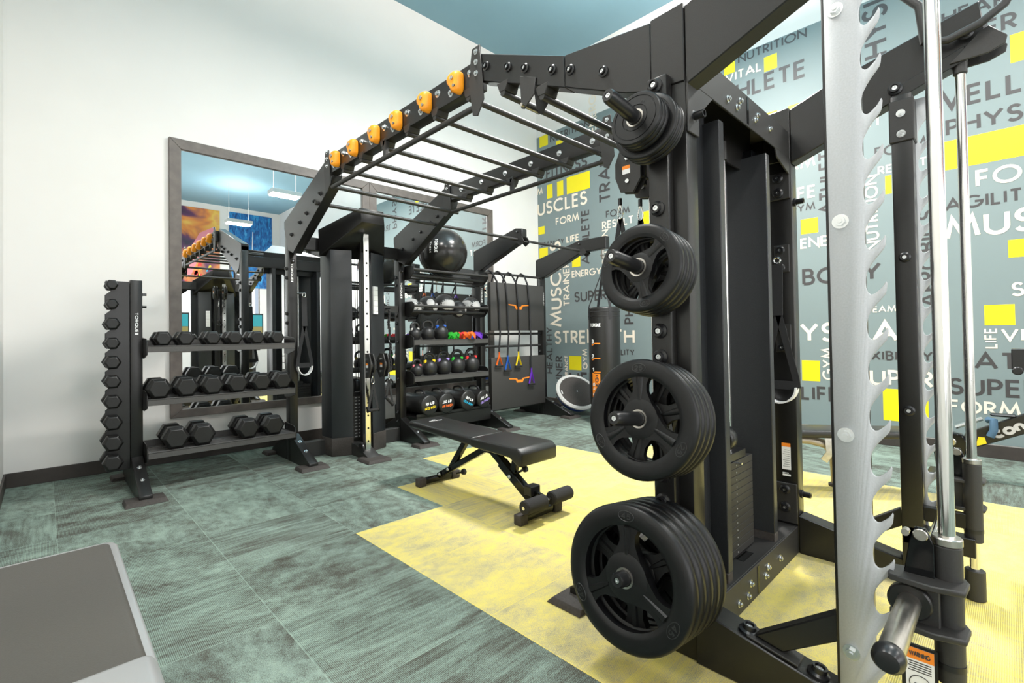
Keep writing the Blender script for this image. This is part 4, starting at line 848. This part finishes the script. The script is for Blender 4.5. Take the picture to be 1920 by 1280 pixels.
# ---------------------------------------------------------------- smith machine
sm = thing('smith_machine', 'black smith machine with silver hook plates and polished guide rods', 'weight machine', (2.3, .3, 0))
ARM = [(.785, 2.36), (.62, 2.425), (.062, 2.575), (.045, 2.42), (.126, 2.335), (.404, 2.227), (.785, 2.07)]
for xa in PX:
    MB().prism(ARM, 'x', xa, xa + PW + .005).build('raised_arm', 'metal', sm, bevel=.004, world=True)
    leg_q = [(.785, 0), (.785, .20), (.0, -.01 + .03), (.0, 0)] 
    MB().prism([(.785, 0), (.785, .198), (.17, .062), (.16, 0)], 'x', xa - .01, xa + PW + .01).build('floor_leg', 'metal', sm, bevel=.004, world=True)
nrm = Vector((0, -.153, .695)).normalized()
for y in (.625, .425): bolt(sm, (1.735, y, .198 - (.785 - y) * .22), nrm, 'cap', 1.25)
for y in (.50, .35): bolt(sm, (2.97, y, .198 - (.785 - y) * .22), nrm, 'cap', 1.1)
m = MB(); m.prism([(.62, .162), (.47, .132), (.47, .140), (.62, .170)], 'x', 1.70, 1.77); m.build('brace_plate', 'steel_dark', sm, bevel=.002, world=True)
for xa in (1.715, 2.94): MB().prism([(.60, .17), (.515, .152), (.355, .26), (.355, .345)], 'x', xa, xa + .05).build('diagonal_brace', 'metal', sm, bevel=.004, world=True)
MB().box((1.71, .287, .07), (1.79, .371, 2.36)).build('upright', 'metal', sm, bevel=.006, seg=2, world=True)
MB().box((2.90, .285, .08), (2.985, .363, 2.26)).build('upright', 'metal', sm, bevel=.006, seg=2, world=True)
MB().box((2.893, .279, 2.04), (2.992, .369, 2.235)).build('upright_sleeve', 'steel_dark', sm, bevel=.004, world=True)
for z in (2.17, 2.075): bolt(sm, (2.893, .325, z), (-1, 0, 0), 'zinc', .9)
for z in (1.505, .80): bolt(sm, (2.90, .325, z), (-1, 0, 0), 'cap', .95)
def hooks(x0, x1, back, zlo, zhi, nm):
    out = [(back, zlo)]; k = 0; z = .541 - .1275 * 5
    pts = []
    for i in range(18):
        zt = .541 + .1275 * (i - 5)
        if zt - .05 < zlo or zt + .09 > zhi: continue
        pts += [(y_, zt + dz) for y_, dz in ((.2345, -.036), (.2315, -.026), (.2297, -.006), (.2315, 0), (.2355, -.008), (.242, -.018), (.250, -.026), (.258, -.033), (.266, -.035), (.273, -.028), (.2768, -.015), (.2778, 0), (.277, .015), (.273, .032), (.264, .050), (.253, .067), (.242, .081))]
    q = [(back, zlo), (.245, zlo)] + pts + [(.245, zhi), (back, zhi)]
    MB().prism(q, 'x', x0, x1).build('hook_plate', 'galv', sm, bevel=.0012, world=True, smooth=50, label=nm)
hooks(1.700, 1.7095, .361, .06, 2.36, 'front silver hook plate'); hooks(2.986, 2.994, .30, .12, 2.25, 'rear silver hook plate')
for z in (2.112, 1.489, .869, .245): bolt(sm, (1.70, .332, z), (-1, 0, 0), 'zinc', 1.1)
# guide rods with their collars and buffer sleeves
m = MB(); m.cyl((1.75, .127, .05), (1.75, .127, 2.42), .0175, n=28); m.build('guide_rod', 'chrome', sm, world=True)
m = MB(); m.cyl((2.95, .127, .05), (2.95, .127, 2.36), .0175, n=28); m.build('guide_rod', 'chrome', sm, world=True)
for x, za, zb in ((1.75, .24, .60), (2.95, .25, .585)):
    m = MB(); m.cyl((x, .127, za), (x, .127, zb), .031, n=28, ch=.003); m.build('bar_carriage', 'steel_dark', sm, world=True)
    m = MB(); m.cyl((x, .127, zb), (x, .127, zb + .022), .032, n=28, ch=.003); m.build('carriage_collar', 'brushed', sm, world=True)
    m = MB(); m.cyl((x, .127, za + .04), (x, .127, za + .055), .0325, n=28); m.build('carriage_band', 'plastic', sm, world=True)
    m = MB(); m.cyl((x, .127, .0), (x, .127, .13), .034, n=24, ch=.004); m.build('rod_foot', 'steel_dark', sm, world=True)
m = MB(); m.cyl((2.95, .127, 2.29), (2.95, .127, 2.40), .024, n=20, ch=.003); m.build('rod_socket', 'steel_dark', sm, world=True)
for xa_ in (2.912, 3.006): MB().prism([(.16, 2.335), (.04, 2.335), (-.012, 2.355), (-.018, 2.385), (.035, 2.45), (.06, 2.44)], 'x', xa_, xa_ + .01).build('end_bracket', 'steel_dark', sm, bevel=.002, world=True)
m = MB(); m.prism([(.36, 2.24), (.10, 2.34), (.11, 2.40), (.36, 2.30)], 'x', 2.92, 2.99); m.build('rod_arm', 'metal', sm, bevel=.003, world=True)
bolt(sm, (2.905, .105, 2.445), (-1, 0, 0), 'cap', 1.2); bolt(sm, (2.92, .345, 2.30), (-1, 0, 0), 'cap', 1.2)
m = MB(); m.tube([(2.86, .42, 2.86), (2.87, .25, 2.62), (2.875, .235, 2.45), (2.88, .16, 2.43), (2.88, .06, 2.455), (2.88, -.01, 2.50), (2.88, -.06, 2.60), (2.88, -.12, 2.80)], .017, 12); m.build('pull_up_handle', 'steel_dark', sm, world=True)
MB().box((2.90, .12, .19), (2.97, .36, .27)).box((2.93, .12, .30), (2.965, .36, .365)).build('rod_brace', 'metal', sm, bevel=.003, world=True)
MB().box((1.73, .127, .05), (1.77, .33, .12)).build('rod_brace', 'metal', sm, bevel=.003, world=True)
# the barbell riding on the two carriages
bb = Vector((1.72, .199, .447))
m = MB(); m.cyl((1.70, .199, .447), (3.0, .199, .447), .0145, n=20); m.build('bar', 'chrome', sm, world=True)
for s, xa in ((-1, 1.69), (1, 3.02)):
    m = MB(); m.cyl((xa, .199, .447), (xa + s * .315, .199, .447), .0255, n=32, ch=.001); m.build('bar_sleeve', 'brushed', sm, world=True)
    m = MB(); m.lathe([(.0262, 0), (.031, .012), (.031, .030), (.022, .044), (.012, .047), (0, .047)], (xa + s * .305, .199, .447), (s, 0, 0), 32); m.build('sleeve_cap', 'plastic', sm, world=True)
    m = MB(); m.cyl((xa + s * .012, .199, .447), (xa - s * .014, .199, .447), .047, n=32, ch=.004); m.build('sleeve_flange', 'metal', sm, world=True)
    xx = xa - s * .03
    m = MB(); m.prism([(.225, .43), (.150, .43), (.150, .60), (.165, .640), (.188, .640), (.20, .60)], 'x', xx - .006, xx + .006); m.build('latch_hook', 'gloss', sm, bevel=.002, world=True)
    m = MB(); m.cyl((xx - .012, .176, .622), (xx + .012, .176, .622), .016, n=20, ch=.002); m.cyl((xx - .015, .207, .622), (xx + .01, .207, .622), .009, n=12); m.build('latch_pivot', 'brushed', sm, world=True)
    m = MB()
    for z in (.505, .385): m.prism([(xx - .05, .24), (xx + .03, .25), (xx + .055, .16), (xx + .055, .095), (xx + .03, .085), (xx - .04, .09), (xx - .06, .15)], 'z', z - .008, z + .008)
    m.box((xx - .02, .14, .385), (xx + .03, .19, .505)); m.build('carriage_bracket', 'steel_dark', sm, bevel=.003, world=True)
m = MB(); m.mi = 3; m.box((1.708, .148, .16), (1.716, .222, .325)); m.mi = 0; m.box((1.7065, .155, .195), (1.7078, .213, .318)); m.mi = 1; m.box((1.7055, .155, .288), (1.7068, .213, .318)); m.mi = 2
m.text('WARNING', (1.7048, .205, .296), (0, -1, 0), (0, 0, 1), .042, .014, .24)
for k in range(5): m.box((1.7060, .161, .256 + k * .006), (1.7066, .208 - .003 * (k % 2), .2585 + k * .006))
m.tube([(1.7062, .184 + .022 * math.cos(a * math.pi / 12), .225 + .022 * math.sin(a * math.pi / 12)) for a in range(24)], .0012, 6, True); m.tube([(1.7062, .196, .225), (1.7062, .172, .225)], .001, 6)
m.build('warning_sign', ['white', 'orangeflat', 'dark', 'metal'], sm, world=True, label='white and orange warning sign')
# ---------------------------------------------------------------- weight plates on the horns
def make_plate(R, T, num, spoke0, solid=False):
    t = thing('weight_plate', 'x', 'weight plate'); m = MB(); ax = (-1, 0, 0)
    if solid:
        m.lathe([(.026, T / 2), (R * .46, T / 2), (R * .465, T / 2 - .002), (R * .50, T / 2 - .002), (R * .505, T / 2), (R * .80, T / 2), (R * .805, T / 2 - .002), (R * .84, T / 2 - .002), (R * .845, T / 2), (R * .95, T / 2), (R * .985, T / 2 - .003), (R, T / 2 - .008), (R, -T / 2 + .008), (R * .985, -T / 2 + .003), (R * .95, -T / 2), (.026, -T / 2)], (0, 0, 0), ax, 48, closed=True)
    else:
        ri = R * .70; rh = R * .33
        m.lathe([(ri, T * .30), (ri + .008, T * .42), (R * .78, T / 2), (R * .90, T / 2), (R * .97, T * .40), (R, T * .22), (R, -T * .22), (R * .97, -T * .40), (R * .90, -T / 2), (R * .78, -T / 2), (ri + .008, -T * .42), (ri, -T * .30)], (0, 0, 0), ax, 64, closed=True)
        m.lathe([(.0265, T * .48), (rh * .80, T * .46), (rh, T * .34), (rh, -T * .34), (rh * .8, -T * .46), (.0265, -T * .48)], (0, 0, 0), ax, 40, closed=True)
        for k in range(3):
            a = spoke0 + k * 2 * math.pi / 3; u = Vector((0, -math.cos(a), math.sin(a))); v = Vector((0, math.sin(a), math.cos(a)))
            def ring(rad, hw, tt): return [u * rad + v * hw + Vector((-tt, 0, 0)), u * rad - v * hw + Vector((-tt, 0, 0)), u * rad - v * hw + Vector((tt, 0, 0)), u * rad + v * hw + Vector((tt, 0, 0))]
            secs = [(rh * .72, rh * .70, T * .34), (rh * 1.08, rh * .52, T * .32), (R * .46, R * .125, T * .28), (R * .58, R * .125, T * .28), (R * .68, R * .17, T * .28), (R * .76, R * .26, T * .26)]
            rg = [[m.bm.verts.new(p) for p in ring(*q)] for q in secs]
            for A, B in zip(rg, rg[1:]):
                for i in range(4): m.face([A[i], A[(i + 1) % 4], B[(i + 1) % 4], B[i]])
            m.face(rg[0][::-1]); m.face(rg[-1])
            c0, c1 = u * rh * .95 + v * .0, u * R * .69
            m.loft([c0 + v * .006 + Vector((-T * .30, 0, 0)), c0 - v * .006 + Vector((-T * .30, 0, 0)), c0 - v * .004 + Vector((-T * .40, 0, 0)), c0 + v * .004 + Vector((-T * .40, 0, 0))], [c1 + v * .014 + Vector((-T * .26, 0, 0)), c1 - v * .014 + Vector((-T * .26, 0, 0)), c1 - v * .008 + Vector((-T * .42, 0, 0)), c1 + v * .008 + Vector((-T * .42, 0, 0))])
    m.build('rubber_body', 'rubber', t, bevel=0, smooth=50 if not solid else 38)
    m = MB(); m.lathe([(.0262, T / 2 - .001), (.0262, T / 2 + .0015), (.0305, T / 2 + .0015), (.0305, T / 2 - .004), (.0262, -T / 2 + .002)], (0, 0, 0), ax, 36); m = MB()
    m.lathe([(.0262, T * .5 + .0022), (.0325, T * .5 + .0022), (.0325, -T * .47), (.0262, -T * .47)], (0, 0, 0), ax, 36, closed=True); m.build('steel_bushing', 'brushed', t)
    rt = R * .845 if not solid else R * .62; nm = 'plate_number_' + num
    mt = bpy.data.materials.get(nm) or pm(nm, (.02, .02, .0205), .4)
    for k in range(3 if not solid else 2):
        m = MB(); a = spoke0 + k * 2 * math.pi / 3 + (0 if not solid else .6); u = Vector((0, -math.cos(a), math.sin(a))); v = Vector((0, -math.sin(a), -math.cos(a)))
        hh, ww_ = R * .085, R * .15; o = u * (rt - hh / 2) - v * ww_ / 2 + Vector((-T / 2 - .0012, 0, 0)); m.text(num, o, v, u, ww_, hh, .2)
        if not solid: m.tube([u * (rt + hh * .85 * math.sin(b)) + v * (ww_ * .82 * math.cos(b)) + Vector((-T / 2, 0, 0)) for b in [i * math.pi / 10 for i in range(20)]], .0013, 5, True)
        m.build('raised_number', mt, t, smooth=0, normals=False)
    return t
def stack(h, specs):
    """specs from the column outwards: (R, T, num, spoke0, solid)"""
    zt, zb = HORN[h]; d = Vector((-.305, 0, zt - zb)).normalized(); o = Vector((1.655, .885, zb)); s = .006
    rot = Vector((-1, 0, 0)).rotation_difference(d).to_euler()
    n = len(specs)
    for i, (R, T, num, sp, solid, tw) in enumerate(specs):
        s += T / 2; key = ('plate', R, T, num, sp)
        hang = o + d * s - Vector((0, 0, .0010)); s += T / 2 + .0012
        lab = '%s plate marked %s on the %s horn, %s from the column' % ('solid black' if solid else 'spoked black', num, ('top', 'upper middle', 'lower middle', 'bottom')[h], ordinal(i))
        e = (Matrix.Rotation(tw, 4, 'X') @ Matrix.Identity(4)).to_euler(); q = Vector((-1, 0, 0)).rotation_difference(d).to_matrix().to_4x4() @ Matrix.Rotation(tw, 4, 'X')
        if key not in protos:
            t = make_plate(R, T, num, sp, solid); protos[key] = t; t.location = hang; t.rotation_euler = q.to_euler(); t['label'] = lab; t['group'] = 'plates marked %s' % num
        else: dup(protos[key], hang, q.to_euler(), lab, 'plates marked %s' % num)
stack(0, [(.122, .022, '5', .3, True, 0), (.122, .022, '5', .3, True, .7), (.122, .022, '5', .3, True, 1.4), (.098, .020, '2.5', .3, True, .0), (.098, .020, '2.5', .3, True, .9), (.098, .020, '2.5', .3, True, 1.9)])
stack(1, [(.158, .032, '10', .785, False, .5), (.158, .032, '10', .785, False, 1.0), (.158, .032, '10', .785, False, .2), (.158, .032, '10', .785, False, 0)])
stack(2, [(.208, .036, '25', 1.62, False, .9), (.208, .036, '25', 1.62, False, .4), (.208, .036, '25', 1.62, False, 1.3), (.208, .036, '25', 1.62, False, 0)])
stack(3, [(.232, .050, '45', 1.60, False, .8), (.232, .050, '45', 1.60, False, .3), (.232, .050, '45', 1.60, False, 1.5), (.232, .050, '45', 1.60, False, 1.0), (.232, .050, '45', 1.60, False, 0)])
# ---------------------------------------------------------------- adjustable bench
bn = thing('adjustable_bench', 'black padded adjustable bench with foam ankle rollers on the yellow carpet', 'bench', (2.34, 2.7, 0))
def pad(pts, x0, x1, nm):
    m = MB(); m.prism(pts, 'x', x0, x1); return m.build(nm, 'vinyl', bn, bevel=.020, seg=4, world=True, smooth=60)
bp_ = pad([(3.40, .488), (3.40, .432), (2.595, .400), (2.595, .462)], 2.195, 2.515, 'back_pad')
m = MB(); m.text('FITNESS', (2.30, 3.235, .4835), (1, 0, 0), (0, .9993, .036), .12, .022, .2); m.prism([(2.33, 3.268), (2.37, 3.272), (2.385, 3.283), (2.36, 3.288)], 'z', .4845, .4852); m.build('pad_print', 'white', bp_, smooth=0, normals=False)
bpp = bn.children[-1]; pr_ = bp_.children[0]; pr_.data.transform(Matrix.Translation(-bn.location)); 
pad([(2.606, .460), (2.606, .398), (2.22, .385), (2.135, .335), (2.110, .350), (2.108, .43), (2.145, .458)], 2.185, 2.535, 'seat_pad')
def bar2(y0, z0, y1, z1, w, h, nm='frame_bar', x=2.345, mat='gloss'):
    d = Vector((0, y1 - y0, z1 - z0)).normalized(); n = Vector((0, -d.z, d.y)) * h / 2
    a, b = Vector((x, y0, z0)), Vector((x, y1, z1)); k = Vector((w / 2, 0, 0))
    MB().loft([a + n + k, a + n - k, a - n - k, a - n + k], [b + n + k, b + n - k, b - n - k, b - n + k]).build(nm, mat, bn, bevel=.004, world=True)
for y, nm in ((3.185, 'rear'), (2.10, 'front')):
    MB().box((2.175, y - .022, .012), (2.485, y + .022, .058)).build('foot_bar', 'gloss', bn, bevel=.008, seg=2, world=True)
    for x0, x1 in ((2.13, 2.20), (2.46, 2.535)): MB().box((x0, y - .032, 0), (x1, y + .032, .066)).build('rubber_foot', 'pad', bn, bevel=.010, seg=2, world=True)
bar2(3.185, .05, 2.60, .365, .045, .045); bar2(3.03, .135, 2.82, .405, .04, .045, 'back_support')
bar2(2.585, .385, 2.09, .055, .045, .055); bar2(2.45, .29, 2.13, .075, .055, .065, 'sleeve'); bar2(2.345, .215, 2.29, .385, .04, .05, 'seat_post'); bar2(2.70, .392, 3.30, .44, .10, .02, 'pad_rail'); bar2(2.56, .392, 2.22, .38, .10, .02, 'pad_rail')
for s in (-1, 1): MB().box((2.345 + s * .03 - .003, 2.55, .34), (2.345 + s * .03 + .003, 2.63, .405)).build('hinge_plate', 'metal', bn, world=True)
for y, z in ((2.60, .365), (2.345, .215), (3.03, .135), (3.14, .075)):
    for s in (-1, 1): bolt(bn, (2.345 + s * .034, y, z), (s, 0, 0), 'zinc', .75)
for (y, z, dy, dz) in ((2.28, .255, -.6, .35), (2.93, .12, -.7, .25)):
    m = MB(); d = Vector((0, dy, dz)).normalized(); o = Vector((2.345, y, z)); m.cyl(o - d * .03, o + d * .04, .008, n=12); m.lathe([(.010, .04), (.022, .05), (.024, .065), (.010, .072), (0, .072)], o, d, 20); m.build('pull_knob', 'plastic', bn, world=True)
bar2(2.20, .16, 2.045, .125, .03, .03, 'roller_arm'); 
m = MB(); m.cyl((2.12, 2.035, .125), (2.57, 2.035, .125), .011, n=14); m.build('roller_axle', 'chrome', bn, world=True)
for x0, x1 in ((2.125, 2.315), (2.375, 2.565)): MB().lathe([(.012, 0), (.038, 0), (.044, .008), (.044, x1 - x0 - .008), (.038, x1 - x0), (.012, x1 - x0)], (x0, 2.035, .125), (1, 0, 0), 28, closed=True).build('foam_roller', 'foam', bn, world=True)
MB().box((2.30, 2.135, .13), (2.39, 2.20, .19)).build('hinge_block', 'plastic', bn, bevel=.004, world=True)
# ---------------------------------------------------------------- straps, cable handles, rope
def loop_ring(m, c, r, wire, d, n=20):
    d, u, w = m.frame(d); m.tube([Vector(c) + (u * math.cos(2 * math.pi * i / n) + w * math.sin(2 * math.pi * i / n)) * r for i in range(n)], wire, 8, True)
def carabiner(m, top, L, u=(1, 0, 0)):
    u = Vector(u); top = Vector(top); pts = []
    for k in range(20):
        a = 2 * math.pi * k / 20; pts.append(top + u * (.013 + .006 * (-math.sin(a))) * math.cos(a) * 1.0 + Vector((0, 0, -L / 2 + L / 2 * math.sin(a))))
    m.tube(pts, .0038, 8, True)
def hang_strap(label, hook, side, ln, group, loopw=.13, up=False):
    """foot strap: ring, tapered webbing, V split and a pale sling at the bottom; side = direction the loop opens"""
    hx = Vector(hook); sd = Vector(side).normalized(); fw = Vector((-sd.y, sd.x, 0)); t = thing('suspension_strap', label, 'strap', hx, group)
    m = MB(); loop_ring(m, (0, 0, 0), .016, .004, sd.cross(Vector((0, 0, 1)))); m.build('ring', 'chrome', t)
    z1, z2, z3 = -.02, -ln * .38, -ln * .80
    m = MB(); m.strip([(0, 0, z1), (0, 0, -ln * .1), sd * .004 + Vector((0, 0, z2))], .05, .012, sd); m.build('padded_handle', 'strap', t)
    m = MB()
    for s in (-1, 1): m.strip([Vector((0, 0, z2 + .01)), sd * (s * loopw * .5) + Vector((0, 0, z3)), sd * (s * loopw * .55) + Vector((0, 0, z3 - .06))], .032, .004, fw if False else sd)
    m.strip([sd * (-loopw * .56) + Vector((0, 0, z3 - .045)) + fw * .004, sd * (loopw * .56) + Vector((0, 0, z3 - .045)) + fw * .004], .045, .005, (0, 0, 1)); m.build('webbing', 'strap', t)
    m = MB(); m.strip([sd * (loopw * .53 * math.cos(math.pi + math.pi * k / 12)) + Vector((0, 0, z3 - .055 + .085 * math.sin(math.pi + math.pi * k / 12) )) for k in range(13)], .055, .008, fw); m.build('foot_sling', 'white', t, label='white foot sling')
    return t
hang_strap('black strap with white sling on the upright behind the weight plates', (2.895, .853, 1.555), (0, 1, 0), .78, 'suspension straps', .15)
MB().cyl((2.917, .853, 1.575), (2.885, .853, 1.573), .006, n=10).build('strap_peg', 'zinc', rig, world=True)
hang_strap('black suspension strap with white sling hanging behind the dumbbell rack upright', (1.868, 4.72, 1.60), (1, 0, 0), .80, 'suspension straps', .13)
MB().cyl((1.81, 4.80, 1.618), (1.875, 4.70, 1.618), .006, n=10).build('strap_peg', 'zinc', rig, world=True)
def cable_handle(label, top, ln, grip, vec, group):
    t = thing('cable_attachment', label, 'cable handle', top, group); v = Vector(vec).normalized() * grip / 2
    m = MB(); carabiner(m, (0, 0, 0), .075, vec); m.build('carabiner', 'chrome', t)
    b = Vector((0, 0, -ln)); m = MB()
    for s in (-1, 1): m.strip([Vector((0, 0, -.07)), b + v * s * .92], .026, .004, v)
    m.build('strap', 'strap', t); MB().cyl(b - v, b + v, .0155, n=16, ch=.003).build('grip', 'foam', t)
    m = MB()
    for s in (-1, 1): MB().cyl(b + v * s, b + v * s * 1.09, .021, n=16, ch=.003).build('grip_cap', 'plastic', t)
    MB().cyl((0, 0, -.002), (0, 0, .035), .011, n=12).build('cable_stop', 'plastic', t)
cable_handle('black cable handle with level grip at the far column left pulley', (2.345, 4.25, .80), .33, .12, (1, .1, .02), 'handles of the far cable column')
cable_handle('black cable handle with tilted grip at the far column right pulley', (2.525, 4.25, .83), .29, .12, (.55, .1, -.5), 'handles of the far cable column')
cable_handle('black cable handle hanging from the near column pulley, left carabiner', (2.30, 1.44, 1.875), .36, .13, (0, 1, 0), 'handles of the near cable column')
cable_handle('black cable handle hanging from the near column pulley, right carabiner', (2.32, 1.33, 1.85), .40, .13, (0, 1, 0), 'handles of the near cable column')
t = thing('cable_rope', 'black braided rope attachment hanging beside the far cable column', 'rope', (2.80, 4.70, 1.48), None)
for s in (0, 1):
    z0, z1 = ((0, -.31), (-.36, -.66))[s]; m = MB(); path = [(.010 * s + .006 * math.sin(k * .5), 0, z0 + (z1 - z0) * k / 20) for k in range(21)]
    m.tube(path, .0125, 8)
    for ph in (0, math.pi): m.tube([(path[k][0] + .0115 * math.cos(k * 1.4 + ph), .0115 * math.sin(k * 1.4 + ph), path[k][2]) for k in range(21)], .006, 6)
    m.build('braid', 'strap', t, smooth=60); MB().cyl((path[-1][0], 0, z1 - .02), (path[-1][0], 0, z1 + .02), .024, n=16, ch=.004).build('rope_end', 'plastic', t)
m = MB(); m.cyl((0, .06, .015), (0, -.02, .015), .007, n=10); m.cyl((.0, .0, -.36), (0, .0, -.30), .006, n=8); m.build('hook', 'zinc', t); 
MB().cyl((2.80, 4.765, 1.495), (2.80, 4.68, 1.495), .008, n=10).box((2.76, 4.765, 1.46), (2.97, 4.80, 1.53)).build('rope_hook', 'steel_dark', rig, world=True)
# ---------------------------------------------------------------- rowing machine and flat bench at the back wall
rw = thing('rowing_machine', 'black rowing machine with a lettered sloping rail near the mural, partly out of view', 'rowing machine', (5.2, .1, 0))
def slope(y): return .395 - (y - .20) * .585
u_ = Vector((0, -1, .585)).normalized(); v_ = Vector((0, .505, .863)).normalized()
MB().prism([(.26, slope(.26) - .13), (.26, slope(.26)), (-.75, slope(-.75)), (-.75, slope(-.75) - .17)], 'x', 5.20, 5.28).build('rail', 'metal', rw, bevel=.005, world=True)
m = MB(); o_ = Vector((5.1985, .085, slope(.085) - .118)); m.mi = 0; m.text('concept', o_, u_, v_, .42, .085, .26); m.mi = 1; m.prism([(.20, slope(.20) - .12), (.14, slope(.14) - .125), (.15, slope(.15) - .075), (.185, slope(.185) - .055)], 'x', 5.1975, 5.1985); m.build('rail_lettering', ['lgrey', 'yellow'], rw, world=True, smooth=0, normals=False)
m = MB(); m.prism([(.40, .30), (.44, .26), (.42, .05), (.28, .05), (.24, .30), (.27, .36), (.33, .37)], 'x', 5.14, 5.22); m.build('front_bracket', 'gloss', rw, bevel=.006, world=True)
m = MB(); m.cyl((5.13, .335, .30), (5.145, .335, .30), .032, n=24, ch=.003); m.build('pivot_cap', 'brushed', rw, world=True)
MB().prism([(.37, .21), (.30, .175), (.355, .14)], 'x', 5.134, 5.139).build('warning_triangle', 'orangeflat', rw, world=True, smooth=0)
m = MB(); m.box((5.10, .20, 0), (5.34, .48, .05)); m.build('front_foot', 'plastic', rw, bevel=.008, world=True)
MB().box((5.2, -.72, 0), (5.28, -.64, slope(-.68) - .12)).build('rear_leg', 'metal', rw, bevel=.004, world=True)
m = MB(); m.tube([(5.24, .31, .40), (5.24, .16, .485)], .016, 8); m.build('chain', 'zinc', rw, world=True)
m = MB(); m.tube([(5.22, .13, slope(.13) + .045), (5.19, .10, slope(.1) + .03), (5.17, .10, slope(.1) - .04), (5.17, .12, slope(.1) - .09)], .024, 12); m.build('handle_grip', pm('grip_blue', (.05, .11, .18), .7), rw, world=True)
m = MB(); m.box((5.2, -.02, slope(.0) + .0), (5.28, .12, slope(.05) + .05)); m.build('handle_rest', 'plastic', rw, bevel=.01, world=True)
m = MB(); m.box((5.18, -.16, .86), (5.26, .0, 1.02)); m.cyl((5.17, -.03, .86), (5.19, -.03, .86), .03, n=20); m.box((5.21, -.14, slope(-.1) - .06), (5.25, -.10, .90)); m.build('monitor_arm', 'plastic', rw, bevel=.006, world=True)
fb = thing('flat_bench', 'low black padded bench on a curved tan tube frame behind the silver hook plate', 'bench', (4.35, .8, 0))
bd = Vector((.60, -.80, 0)); bn_ = Vector((.80, .60, 0)); c0 = Vector((4.28, .90, 0))
def bq(a, b, z): return c0 + bd * a + bn_ * b + Vector((0, 0, z))
MB().loft([bq(-.50, -.13, .40), bq(-.50, .13, .40), bq(-.50, .13, .455), bq(-.50, -.13, .455)], [bq(.50, -.13, .40), bq(.50, .13, .40), bq(.50, .13, .455), bq(.50, -.13, .455)]).build('seat_pad', 'vinyl', fb, bevel=.016, seg=3, world=True)
for s in (-1, 1):
    MB().tube([bq(-.42, s * .09, .385), bq(-.22, s * .09, .375), bq(-.05, s * .09, .33), bq(.02, s * .09, .24), bq(.03, s * .09, .02)], .024, 14).build('frame_tube', 'tan', fb, world=True)
    MB().cyl(bq(.03, s * .09, 0), bq(.03, s * .09, .022), .042, n=20, ch=.004).build('foot', 'pad', fb, world=True)
    MB().tube([bq(-.42, s * .09, .385), bq(-.44, s * .09, .02)], .022, 12).build('frame_tube', 'tan', fb, world=True)
    MB().cyl(bq(-.44, s * .09, 0), bq(-.44, s * .09, .022), .04, n=20, ch=.004).build('foot', 'pad', fb, world=True)
m = MB(); m.strip([bq(-.10, -.12, .40), bq(-.10, -.13, .30), bq(-.14, -.13, .24)], .05, .005, bd); m.build('adjuster_plate', 'brushed', fb, world=True)
# ---------------------------------------------------------------- low bench in the near left corner
lb_ = thing('padded_bench', 'grey padded bench top with silver plastic edging in the near left corner', 'bench', (0, 1.8, 0))
MB().box((-.205, 1.42, .36), (.186, 2.345, .418)).build('pad', 'greyvinyl', lb_, bevel=.022, seg=5, world=True, smooth=60)
m = MB(); m.prism([(-.222, 1.2), (.200, 1.2), (.206, 2.33), (.196, 2.362), (.168, 2.378), (-.222, 2.378)], 'z', .335, .408); m.build('edging', 'silverplastic', lb_, bevel=.010, seg=3, world=True, smooth=60)
m = MB(); m.box((-.218, 1.15, .30), (.198, 1.43, .432)); m.build('end_cover', 'silverplastic', lb_, bevel=.03, seg=5, world=True, smooth=60, label='rounded silver end cover')
for x in (-.15, .12):
    for y in (1.3, 2.2): MB().box((x - .03, y - .03, 0), (x + .03, y + .03, .34)).build('leg', 'metal', lb_, bevel=.004, world=True)
